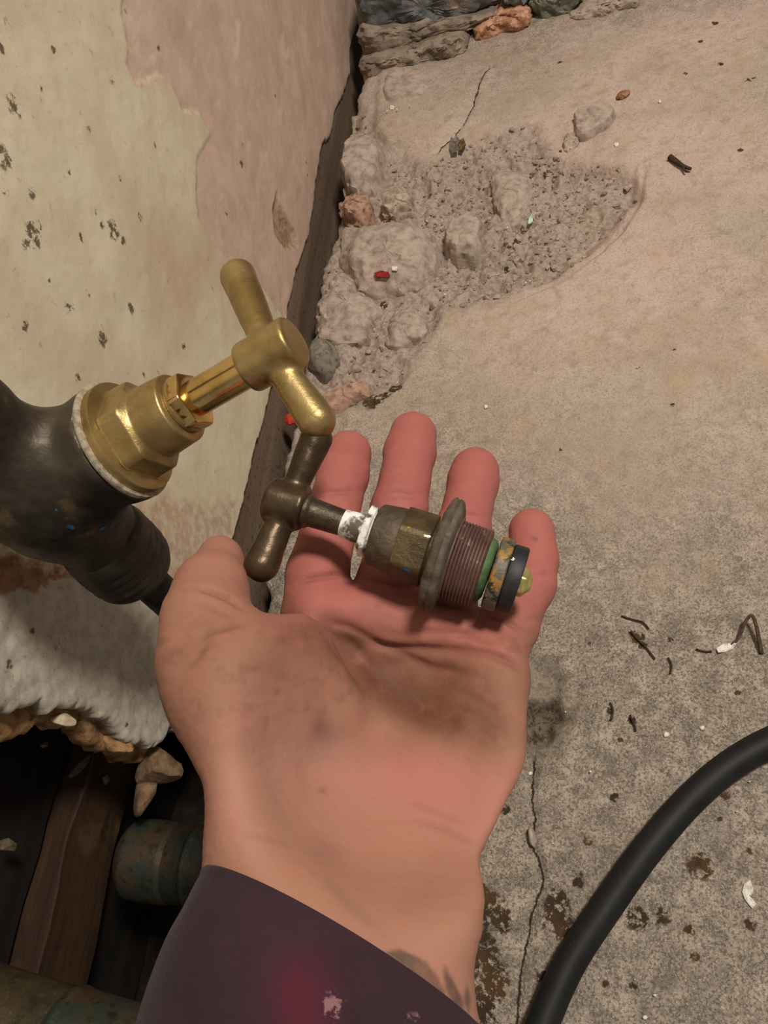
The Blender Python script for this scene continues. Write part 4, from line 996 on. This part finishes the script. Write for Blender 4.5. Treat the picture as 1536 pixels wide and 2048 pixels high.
# skin tone with light and shade painted in: pink fingers and pads, dirt and shade in the hollow, veins, tattoo
def blob(u, v, ru, rv=None, rot=0.):
    rv = rv or ru; c, s = math.cos(rot), math.sin(rot); du, dv = HU - u, HW - v
    return np.exp(-(((du * c + dv * s) / ru) ** 2 + ((-du * s + dv * c) / rv) ** 2))
def L3(r, g, b): return np.array(S(r, g, b)[:3])
col = np.tile(L3(204, 158, 134), (len(HV), 1))
def paint(f, c):
    global col
    f = np.clip(f, 0, 1)[:, None]; col = col * (1 - f) + f * L3(*c)
nz = fbm(HU, HW, .012, 131, 4); nz2 = fbm(HU, HW, .05, 132, 4)
paint(.9 * sstep(1330, 1200, HW) * sstep(500, 600, HU), (204, 128, 120))
paint(.4 * sstep(1260, 1180, HW) * sstep(520, 470, HU), (186, 132, 112))
for b_ in ((700, 900, 60, 60, .5), (828, 880, 60, 70, .55), (952, 940, 60, 70, .7), (1065, 1070, 60, 70, .5), (680, 1190, 90, 40, .45), (640, 1130, 60, 60, .3), (960, 1280, 90, 50, .55), (780, 1250, 80, 40, .3)):
    paint(b_[4] * blob(*b_[:4]), (206, 128, 118))
paint(.75 * blob(850, 1570, 160, 90, .3), (218, 146, 132)); paint(.35 * blob(960, 1600, 90, 120), (208, 146, 128))
paint(.45 * blob(560, 1470, 130, 90), (206, 160, 140)); paint(.5 * blob(700, 1780, 250, 120), (208, 162, 132))
paint(.9 * blob(820, 1400, 130, 50, .5) , (128, 94, 62)); paint(.7 * blob(880, 1365, 140, 45, .1), (146, 106, 80)); paint(.8 * blob(930, 1430, 120, 50, .3), (138, 100, 72)); paint(.4 * blob(400, 1330, 90, 130), (170, 122, 100)); paint(.35 * blob(620, 1290, 90, 35, .2), (150, 106, 86)); paint(.4 * blob(680, 1290, 90, 30, .6), (150, 110, 84)); paint(.5 * blob(980, 1440, 60, 70), (150, 112, 86))  # dirt in the hollow plus painted shade; thumb side darkened too
paint((.28 + .3 * nz) * sstep(1150, 1250, HW) * sstep(1560, 1480, HW), (160, 120, 94))
paint(.55 * blob(640, 1460, 26, 34, -.3), (120, 94, 86)); paint(.35 * blob(560, 1350, 60, 18, .4), (150, 112, 104)); paint(.4 * blob(645, 1580, 10, 8), (120, 92, 88)); paint(.3 * blob(650, 1700, 40, 22, .6), (160, 118, 116)); paint(.28 * blob(700, 1810, 90, 14, .7), (156, 130, 116)); paint(.25 * blob(620, 1500, 80, 30), (186, 156, 148))
paint(.5 * blob(912, 1440, 18, 14) + .5 * blob(990, 1470, 9, 16), (126, 92, 66))
paint(.8 * blob(1070, 1078, 6, 4) + .5 * blob(965, 897, 9, 4) + .6 * blob(753, 1213, 5, 4), (96, 100, 108))
paint(.30 * blob(800, 1330, 330, 60, .1), (150, 108, 84)); paint(.55 * blob(835, 1400, 90, 34, .65), (112, 82, 54)); paint(.45 * blob(735, 1335, 70, 26, .75), (124, 84, 62))  # mid band and hollow browned further, shading put into the colour
paint(.6 * blob(772, 1362, 55, 26, .8), (122, 86, 62)); paint(.45 * blob(930, 1270, 110, 32, .25), (216, 138, 126)); paint(.4 * blob(660, 1205, 80, 26, .1), (214, 136, 124)); paint(.35 * blob(520, 1560, 90, 110), (210, 166, 146)); paint(.3 * blob(480, 1440, 70, 60), (206, 160, 142))  # first blob is painted shade over the lit valley slope
paint(.35 * crs, (128, 82, 66))
paint(.35 * sstep(.1, .5, nz2) * sstep(1200, 1300, HW) * sstep(1500, 1400, HW), (140, 104, 80))
# tattoo leaves on the inner forearm
def leaf(pl): return sstep(-5, 5, polysd(HU, HW, pl) + 4 * fbm(HU, HW, .06, 140, 3))
LF1 = [(765, 1903), (800, 1900), (838, 1914), (868, 1942), (890, 1986), (880, 1994), (856, 1972), (832, 1950), (800, 1928)]
LF2 = [(890, 1930), (906, 1962), (924, 1992), (932, 2044), (914, 2030), (898, 1996), (888, 1965)]
LF3 = [(934, 1966), (942, 1990), (938, 2034), (927, 2000)]
paint(.8 * leaf(LF1), (84, 82, 74)); paint(.45 * blob(835, 1937, 28, 8, .75), (150, 122, 100)); paint(.8 * leaf(LF2), (82, 80, 74)); paint(.4 * blob(908, 1985, 5, 26, -.25), (140, 114, 96)); paint(.7 * leaf(LF3), (84, 82, 76))
HWV = CAM + np.stack([HV[:, 0], HV[:, 1], -HV[:, 2]], -1) @ CM.T
m = Mat('skin'); sn = m.noise(700, 4, .65); sn2 = m.noise(120, 5, .6); base = m.mix(1., m.attr('tone', True), (.58, .505, .505, 1), 'MULTIPLY')
c = m.mix(m.math('MULTIPLY', m.rng(sn2, .5, .7), .22), base, S(176, 112, 96)); c = m.mix(m.math('MULTIPLY', m.rng(sn, .5, .7), .12), c, S(150, 108, 88))
m.bump(sn, .16, .0005); m.bump(m.noise(260, 5, .6, 0, (1, .5, 1)), .16, .0008)
SKIN = m.done(c, .66, 0, .22)
SKIN.node_tree.nodes['Principled BSDF'].inputs['Subsurface Weight'].default_value = .12
SKIN.node_tree.nodes['Principled BSDF'].inputs['Subsurface Radius'].default_value = (.006, .002, .0012)
SKIN.node_tree.nodes['Principled BSDF'].inputs['Subsurface Scale'].default_value = 1.
# camera frame (right, up, fwd) is mirrored against (right, up, back): turn the faces
person = link_mesh('person', HWV, HF[:, ::-1], SKIN, attrs=dict(tone=col))
tag(person, 'open left hand palm up with a tattooed wrist, holding the old tap top', 'person')

# sleeve: folded cuff running diagonally across the wrist
def cam_w(r, u, f): return CAM + CM @ np.array([r, u, -f])
def cpt(u, v, z): return np.array([(u - 768) / FPX * z, (1024 - v) / FPX * z, z])
RINGS = [  # centre, along-cuff half vector (px), toward-camera half vector: (px u, px v, dz)
 ((692, 1916, .205), (284, 172), (10, -54, -.0290)), ((676, 1976, .2015), (312, 152), (2, -50, -.0300)), ((640, 2040, .197), (325, 118), (0, -40, -.0310)), ((610, 2180, .190), (350, 80), (0, -20, -.033)),
 ((560, 2450, .178), (380, 50), (0, 0, -.036)), ((500, 2800, .164), (420, 30), (0, 0, -.040)), ((440, 3150, .152), (460, 20), (0, 0, -.043))]
KR, SEG = 60, 120
keys = []
for (u, v, z), (mu, mv), (wu, wv, wz) in RINGS:
    c_ = cpt(u, v, z); mvec = cpt(u + mu, v + mv, z) - c_; wvec = cpt(u + wu, v + wv, z + wz) - c_
    keys.append(np.concatenate([c_, mvec, wvec]))
kk = spline(keys, KR)
Vs = []
def ringpts(row, grow, i):
    c_, mvec, wvec = row[:3], row[3:6], row[6:9]
    out = []
    for s_ in range(SEG):
        t = 2 * math.pi * s_ / SEG
        wr = 1 + .018 * math.sin(3 * t + i * .12) * min(i / 8, 1) + .02 * float(vnoise(np.array([t * 2.1]), np.array([i * .13]), 151)[0]) * min(i / 5, 1)
        out.append(c_ + (mvec * math.cos(t) + wvec * math.sin(t)) * wr * grow)
    return out
seqs = [(kk[6], .945, 0), (kk[2], .955, 0), (kk[0], .965, 0), (kk[0] - (kk[2] - kk[0]) * .12, .985, 0), (kk[0], 1.0, 0), (kk[1], 1.006, 1)]
seqs += [(kk[2], 1.004, 2), (kk[3], .998, 3)] + [(kk[i], 1.0, i) for i in range(4, KR)]
for row, g_, i in seqs: Vs += ringpts(row, g_, i)
Vs = np.array(Vs); NRW = len(seqs); Fs = []
for i in range(NRW - 1):
    for s_ in range(SEG):
        Fs.append((i * SEG + s_, i * SEG + (s_ + 1) % SEG, (i + 1) * SEG + (s_ + 1) % SEG, (i + 1) * SEG + s_))
SU = 768 + FPX * Vs[:, 0] / Vs[:, 2]; SV = 1024 - FPX * Vs[:, 1] / Vs[:, 2]
mag = np.exp(-(((SU - 600) / 62) ** 2 + ((SV - 1975) / 70) ** 2)) + .7 * np.exp(-(((SU - 610) / 60) ** 2 + ((SV - 2060) / 60) ** 2))
smu = np.exp(-(((SU - 668) / 26) ** 2 + ((SV - 2015) / 44) ** 2)) + .6 * np.exp(-(((SU - 830) / 50) ** 2 + ((SV - 2035) / 16) ** 2))
SW = CAM + np.stack([Vs[:, 0], Vs[:, 1], -Vs[:, 2]], -1) @ CM.T
m = Mat('plum_fabric'); wv = m.noise(1400, 2, .6); w2 = m.noise(60, 5, .6)
c = m.mix(m.rng(w2, .35, .7), S(54, 37, 44), S(45, 32, 37)); c = m.mix(m.math('MULTIPLY', m.attr('magenta'), .75), c, S(84, 30, 46))
c = m.mix(m.rng(m.math('MULTIPLY', m.attr('smudge'), m.rng(m.noise(330, 6, .7), .4, .6, .2, 1.3)), .35, .8), c, S(128, 94, 98)); m.bump(wv, .4, .0008)
FAB = m.done(c, .92, 0, .15)
FAB.node_tree.nodes['Principled BSDF'].inputs['Sheen Weight'].default_value = .05
slv = link_mesh('sleeve', SW, Fs, FAB, person, attrs=dict(magenta=np.clip(mag, 0, 1), smudge=np.clip(smu, 0, 1)))
slv['label'] = 'dark plum sleeve with paint smudges'

# ------------------------------------------------------------------ black hose on the floor
HR = .0074
hp = [(1010, 2260), (1085, 2048), (1140, 1925), (1205, 1825), (1290, 1705), (1375, 1605), (1455, 1535), (1540, 1485), (1640, 1450), (1800, 1420)]
hpts = []
for u, v in hp:
    p = fl(u, v, HR); z = float(floor_h(np.array([p[0]]), np.array([p[1]]))[0]) * .3; hpts.append((p[0], p[1], HR + .0004 + z))
m = Mat('hose_rubber'); c = m.mix(m.rng(m.noise(70, 5, .6), .4, .7), S(27, 28, 29), S(20, 20, 21)); c = m.mix(m.rng(m.noise(420, 4, .7), .72, .78), c, S(150, 142, 130)); m.bump(m.noise(500, 4, .6), .12, .0005)
HOSE = m.done(c, .58, 0, .28)
tag(tube('hose', spline(hpts, 120), HR, HOSE, seg=40), 'thick black rubber hose curving across the floor at lower right', 'hose')

# ------------------------------------------------------------------ pipes in the hole
m = Mat('verdigris_copper'); a1 = m.noise(45, 6, .65, .3); a2_ = m.noise(160, 6, .7)
c = m.mix(m.rng(a1, .40, .62), S(78, 60, 38), S(50, 60, 52)); c = m.mix(m.rng(a2_, .5, .66), c, S(42, 34, 24)); c = m.mix(m.rng(m.noise(80, 6, .7), .60, .72), c, S(78, 86, 76)); m.bump(a2_, .5, .0012)
COP = m.done(c, .55, .35, .5)
def pipe_frame(u, v, z, dirw): return P(u, v, z), frame(dirw, CM @ np.array([0, 0, 1.]))
dirx = np.array([1., -.05, -.12])
o1, f1 = pipe_frame(262, 1716, .466, dirx)
cp = empty('copper_pipe', tuple(o1)); tag(cp, 'capped verdigris copper pipe end in the hole beside the wrist', 'pipe')
R1 = 78 * .466 / 1700
lathe('end_cap', o1, f1, [(-.004, .004, 'c'), (-.003, R1 * .72, 'c'), (.002, R1 * .97, 'c'), (.012, R1, 'c'), (.024, R1, 'c'), (.026, R1 * .95, 'c')], COP, cp, 64, .0015, rough=.02, seed=6)
lathe('pipe_body', o1, f1, [(.012, R1 * .94, 'c'), (.036, R1 * .95, 'c'), (.0365, R1 * .985, 'c'), (.0385, R1 * .985, 'c'), (.039, R1 * .95, 'c'), (.12, R1 * .95, 'c')], COP, cp, 64, .0005, rough=.012, seed=9)
BRP = mk_old('dull_brass_pipe', S(82, 70, 48), S(58, 50, 34), S(104, 96, 76), .5, .4)
o2, f2 = pipe_frame(-60, 2052, .375, np.array([1., -.16, -.12]))
R2 = 118 * .375 / 1700
bp = empty('waste_pipe', tuple(o2)); tag(bp, 'large dull brass pipe with a joint ring across the lower left corner', 'pipe')
lathe('pipe_body', o2, f2, [(-.06, .01, 'c'), (-.06, R2, 'c'), (.11, R2, 'c'), (.11, .01, 'c')], BRP, bp, 96, .001, rough=.01, seed=21)
lathe('joint_sleeve', o2, f2, [(.044, R2 * .9, 'c'), (.044, R2 * 1.03, 'c'), (.047, R2 * 1.06, 'c'), (.05, R2 * 1.03, 'c'), (.10, R2 * 1.03, 'c'), (.10, R2 * .9, 'c')], COP, bp, 96, .0008, rough=.012, seed=22)

# ------------------------------------------------------------------ small paint marks and worn glints lying on the metal
from mathutils.bvhtree import BVHTree
def fleck(on, u, v, ru, rv, rot, mat, parent, name='paint_fleck', seed=1):
    base = LOCS[on.name]; tr = BVHTree.FromPolygons([tuple(np.array(w.co) + base) for w in on.data.vertices], [tuple(p_.vertices) for p_ in on.data.polygons])
    r = np.random.default_rng(seed); V = []
    for t in [None] + [i * math.pi / 6 for i in range(12)]:
        f = 0 if t is None else r.uniform(.6, 1.1)
        du, dv = (0, 0) if t is None else (ru * f * math.cos(t), rv * f * math.sin(t))
        d = Vector(ray(u + du * math.cos(rot) - dv * math.sin(rot), v + du * math.sin(rot) + dv * math.cos(rot))).normalized()
        loc, nrm, i_, ds = tr.ray_cast(Vector(CAM), d)
        if loc is None: return
        if nrm.dot(d) > 0: nrm = -nrm
        V.append(np.array(loc) + np.array(nrm) * (.00025 if t is None else .00012))
    return link_mesh(name, V, [(0, i + 1, (i + 1) % 12 + 1) for i in range(12)], mat, parent, smooth=True)
vb = bpy.data.objects['valve_body']
BLUE = mottled('blue_paint', S(30, 92, 132), S(24, 60, 86), 400)
fleck(vb, 206, 1056, 13, 4, -.5, BLUE, tap, seed=3); fleck(vb, 140, 1054, 10, 5, .2, BLUE, tap, seed=4); fleck(vb, 112, 1020, 4, 3, 0, BLUE, tap, seed=5)
hx = bpy.data.objects['hexagon']
GLT = mottled('bright_gilt', S(236, 206, 130), S(200, 160, 90), 500, rough=.25, metal=1.)
fleck(hx, 819, 1053, 5, 4, .3, GLT, old, 'bright_wear_mark', 6); fleck(hx, 853, 1072, 9, 3.5, .1, GLT, old, 'bright_wear_mark', 7); fleck(hx, 812, 1140, 12, 4, .3, BLUE, old, seed=8)
rw = bpy.data.objects['rubber_washer']; fleck(rw, 1026, 1118, 4, 4, 0, WHITE, old, 'pale_speck', 9)
